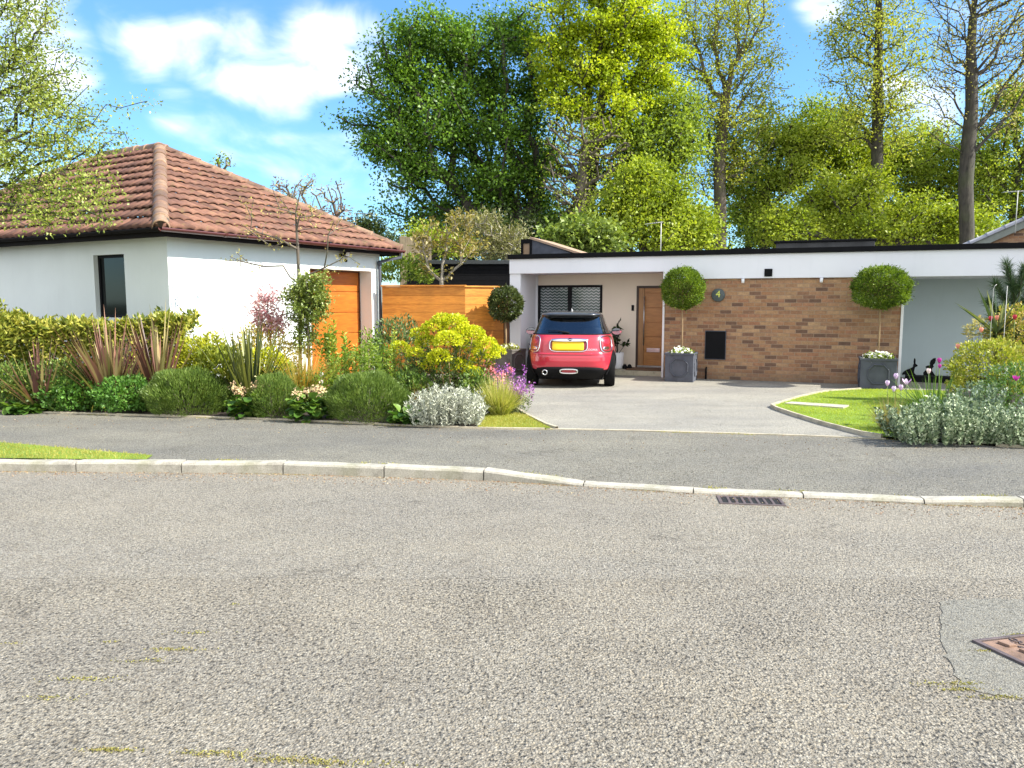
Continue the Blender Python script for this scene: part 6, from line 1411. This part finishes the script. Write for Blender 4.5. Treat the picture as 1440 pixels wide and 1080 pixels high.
for a_ in ((1248,539,9.6,'mauve','mauve and white tulip furthest left, over the lawn'),(1260,529,9.65,'mauve','mauve and white tulip, highest of the group over the lawn'),(1257,547,9.5,'mauve','mauve tulip just below the highest one over the lawn'),(1267,545,9.55,'mauve','pink mauve tulip to the right of its lower neighbour over the lawn'),
           (1275,537,9.6,'mauve','wide open pale mauve tulip in front of the black hare figures',.07,1.),(1306,522,10.,'white','white tulip flushed pink beside the black hare with broad ears'),(1321,507,10.3,'magenta','magenta tulip, upper of two against the recessed wall'),(1321.5,515,10.2,'magenta','magenta tulip, lower of two against the recessed wall',.055),
           (1429,532,9.7,'magenta','single magenta tulip in the dark ferny foliage near the right edge',.065,.6),(1380,464,10.8,'peach','salmon tulip rising above the golden dome shrub'),(1427,446,11.0,'red','red tulip in front of the pine'),(1393,448,11.2,'red','pinkish red tulip next to the hooked plant support'),(1402,447,11.25,'peach','coral tulip under the cordyline trunk'),
           (1347,487,10.9,'peach','peach tulip at the left end of the golden dome shrub'),(452,527,11.1,'white','white tulip in the left border above the bergenia'),(452.5,517+20,11.0,'white','lower white tulip in the left border above the bergenia',.05)):
    tulip(*a_)
# black hare figures (flat cut steel) on a dark planting trough
hp = O + Nn * 1.25 + D * hu(1290, 1.25, .3)
def hare(px, py_base, py_top, pts, lab):
    q = O + Nn * .95 + D * hu(px, .95, .4); z0 = .14; zt_ = hz(px, py_top, .95); h = zt_ - z0
    r = MB(); n = len(pts); r.add([(x * h, -.004, y * h) for x, y in pts] + [(x * h, .004, y * h) for x, y in pts], [list(range(n)), list(range(n, 2 * n))[::-1]] + [(i, n + i, n + (i+1) % n, (i+1) % n) for i in range(n)])
    o = r.build('hare_figure', M['black'], None, 0, (q[0], q[1], z0)); o.rotation_euler = (0, 0, ang); return tag(o, lab, 'garden figure', 'black hare figures')
hare(1283, 530, 503.5, [(-.52,0),(-.5,.1),(-.42,.2),(-.3,.3),(-.12,.38),(0,.45),(.05,.52),(.04,.6),(.08,.66),(.06,.8),(.08,.98),(.13,1.),(.17,.9),(.17,.7),(.2,.66),(.28,.6),(.3,.54),(.24,.5),(.16,.46),(.14,.36),(.12,.2),(.16,.08),(.22,.03),(.22,0)], 'flat black hare silhouette sitting upright, fully visible beside the planter')
hare(1308, 530, 503, [(-.3,0),(-.32,.15),(-.2,.3),(-.05,.4),(-.2,.42),(-.22,.5),(-.12,.56),(.0,.58),(-.02,.7),(.02,.85),(.14,.97),(.26,1.),(.28,.85),(.24,.7),(.16,.6),(.2,.5),(.12,.42),(.1,.3),(.2,.15),(.3,0)], 'flat black hare silhouette with broad ears behind the white tulip')
q = O + Nn * .9 + D * hu(1275, .9, .1); mb = MB().box((0, 0, 0), (2.6, .35, .12)); o = mb.build('low_trough', M['black'], None, .01, (q[0], q[1], .0)); o.rotation_euler = (0, 0, ang); tag(o, 'long low black trough at the foot of the recessed wall under the hares', 'trough')

# ================================================================== lawn grass, moss, debris
def in_poly(x, y, poly):
    c = np.zeros(len(x), bool); n = len(poly); j = n - 1
    for i in range(n):
        xi, yi, xj, yj = poly[i][0], poly[i][1], poly[j][0], poly[j][1]
        c ^= ((yi > y) != (yj > y)) & (x < (xj - xi) * (y - yi) / (yj - yi + 1e-12) + xi); j = i
    return c
def turf(poly, n, z, mat, label, seed, h=.035, ex=None, W=.005):
    rng = np.random.default_rng(seed); P2 = np.array([[q[0], q[1]] for q in poly]); lo, hi = P2.min(0), P2.max(0); xy = lo + rng.random((n, 2)) * (hi - lo); k = in_poly(xy[:, 0], xy[:, 1], P2)
    if ex is not None: k &= ~in_poly(xy[:, 0], xy[:, 1], ex)
    xy = xy[k]; m = len(xy); p = np.concatenate([xy, np.full((m, 1), z)], 1); d = unit(rng.normal(size=(m, 3)) * .45 + [0, 0, 1]); patchy = .5 + .5 * np.sin(xy[:, 0] * 3.1) * np.sin(xy[:, 1] * 4.3 + xy[:, 0])
    V = blade_arrays(p, d, h * rng.uniform(.5, 1.3, m) * (.7 + .5 * patchy), W, .3, rng, 2, rnd=.4 * patchy + .6 * rng.random(m)); o = foliage('grass', V, mat); tag(o, label, 'grass', None, 'stuff')
L_turf = LM('turf_blades', (.16, .24, .01), (.3, .4, .02), (.44, .52, .04), (.5, .5, .08), trans=.4)
L_dry = LM('dry_turf_blades', (.26, .27, .03), (.42, .39, .07), (.55, .48, .15), trans=.4)
slab_poly = [G(1101, 570.5), G(1186, 578.5), G(1197, 574), G(1112, 568)]
turf([q for q in lawn_r], 52000, .028, L_turf, 'short bright green grass of the pointed front lawn', 401, .04, slab_poly)
turf(lawn_c, 12000, .018, L_dry, 'yellowing grass patch at the corner of the driveway', 402, .045)
turf(verge, 42000, .006, L_dry, 'yellow green grass verge between the kerb and footpath', 403, .045)
# moss and leaf litter in the kerb channel and on the road
rng = np.random.default_rng(44); P_ = []
def scat(cx, cy, n, s, el=(1, 1), z=RZ): P_.append(np.stack([cx + rng.normal(size=n) * s * el[0], cy + rng.normal(size=n) * s * el[1], np.full(n, z + .001)], 1))
for x in np.linspace(-6.5, 5.5, 260):
    y = kerb_y(x); w_ = max(0, math.sin(x * 2.1) + math.sin(x * 5.3 + 1) * .8)
    if w_ > .2: scat(x, y - .012, int(9 * w_), .02, (1.6, .6))
moss_px = [(330,850,6,.012),(15,905,8,.014),(160,903,10,.016),(245,914,60,.03),(205,930,26,.03),(120,955,40,.03),(70,982,26,.03),(158,1055,70,.02),(300,1060,70,.028),(385,1068,60,.03),(440,1072,60,.03),(1340,962,60,.025),(1352,970,40,.02),(1410,982,50,.03),(1395,916,50,.018),(1438,893,40,.02),(500,1076,40,.04),(275,890,20,.03)]
for px, py, n, s in moss_px: q = G(px, py, RZ); scat(q[0], q[1], int(n * 2.2), s * 1.1, (2.4, .35), RZ + .003)
P_ = np.concatenate(P_); m = len(P_); o = foliage('moss', leaf_arrays(P_, unit(rng.normal(size=(m, 3)) * [1, 1, .12] + [0, 0, .1]), .010 * rng.uniform(.4, 1.3, m), .007, rng), LM('moss_tufts', (.22, .21, .07), (.34, .32, .08), (.44, .4, .12), (.3, .22, .1))); tag(o, 'yellow moss tufts in road cracks and the kerb channel', 'moss', None, 'stuff')
# tufts sprouting along kerb tops and path edge
P_ = []
for x in np.linspace(-6, 6, 300):
    if math.sin(x * 3.7) + math.sin(x * 8.1) > .7: P_.append([x + rng.normal() * .03, kerb_y(x) + .135, kerb_t(x)])
    if math.sin(x * 2.9 + 1) + math.sin(x * 7.3) > .4 and x < 6: P_.append([x, back_y(x) - .03 + rng.normal() * .01, .002])
P_ = np.repeat(np.array(P_), 7, 0); m = len(P_); P_[:, :2] += rng.normal(size=(m, 2)) * .022
o = foliage('weeds', blade_arrays(P_, unit(rng.normal(size=(m, 3)) * .5 + [0, 0, .8]), .03 * rng.uniform(.5, 1.4, m), .006, .4, rng, 3), L_dry); tag(o, 'small weeds and grass along kerb tops and path edge', 'weeds', None, 'stuff')
# fallen bits on path and drive
m = 900; x = rng.uniform(-7, 6, m); f = rng.random(m) ** 2; P_ = np.stack([x, np.array([back_y(a) for a in x]) - f * 1.2 + .0, np.full(m, .004)], 1)
x = rng.uniform(-6, 5, 2600); Q = np.stack([x, np.array([kerb_y(a) for a in x]) - rng.random(2600) ** 3 * .4 - .012, np.full(2600, RZ + .003)], 1); P_ = np.concatenate([P_, Q]); m = len(P_)
o = foliage('leaf_litter', leaf_arrays(P_, unit(rng.normal(size=(m, 3)) * [1, 1, .12]), .018 * rng.uniform(.4, 1.2, m), .01, rng, .1), LM('litter', (.16, .08, .04), (.35, .2, .1), (.45, .36, .2), trans=.1)); tag(o, 'scattered dry leaf litter along the bed edge and kerb channel', 'leaf litter', None, 'stuff')
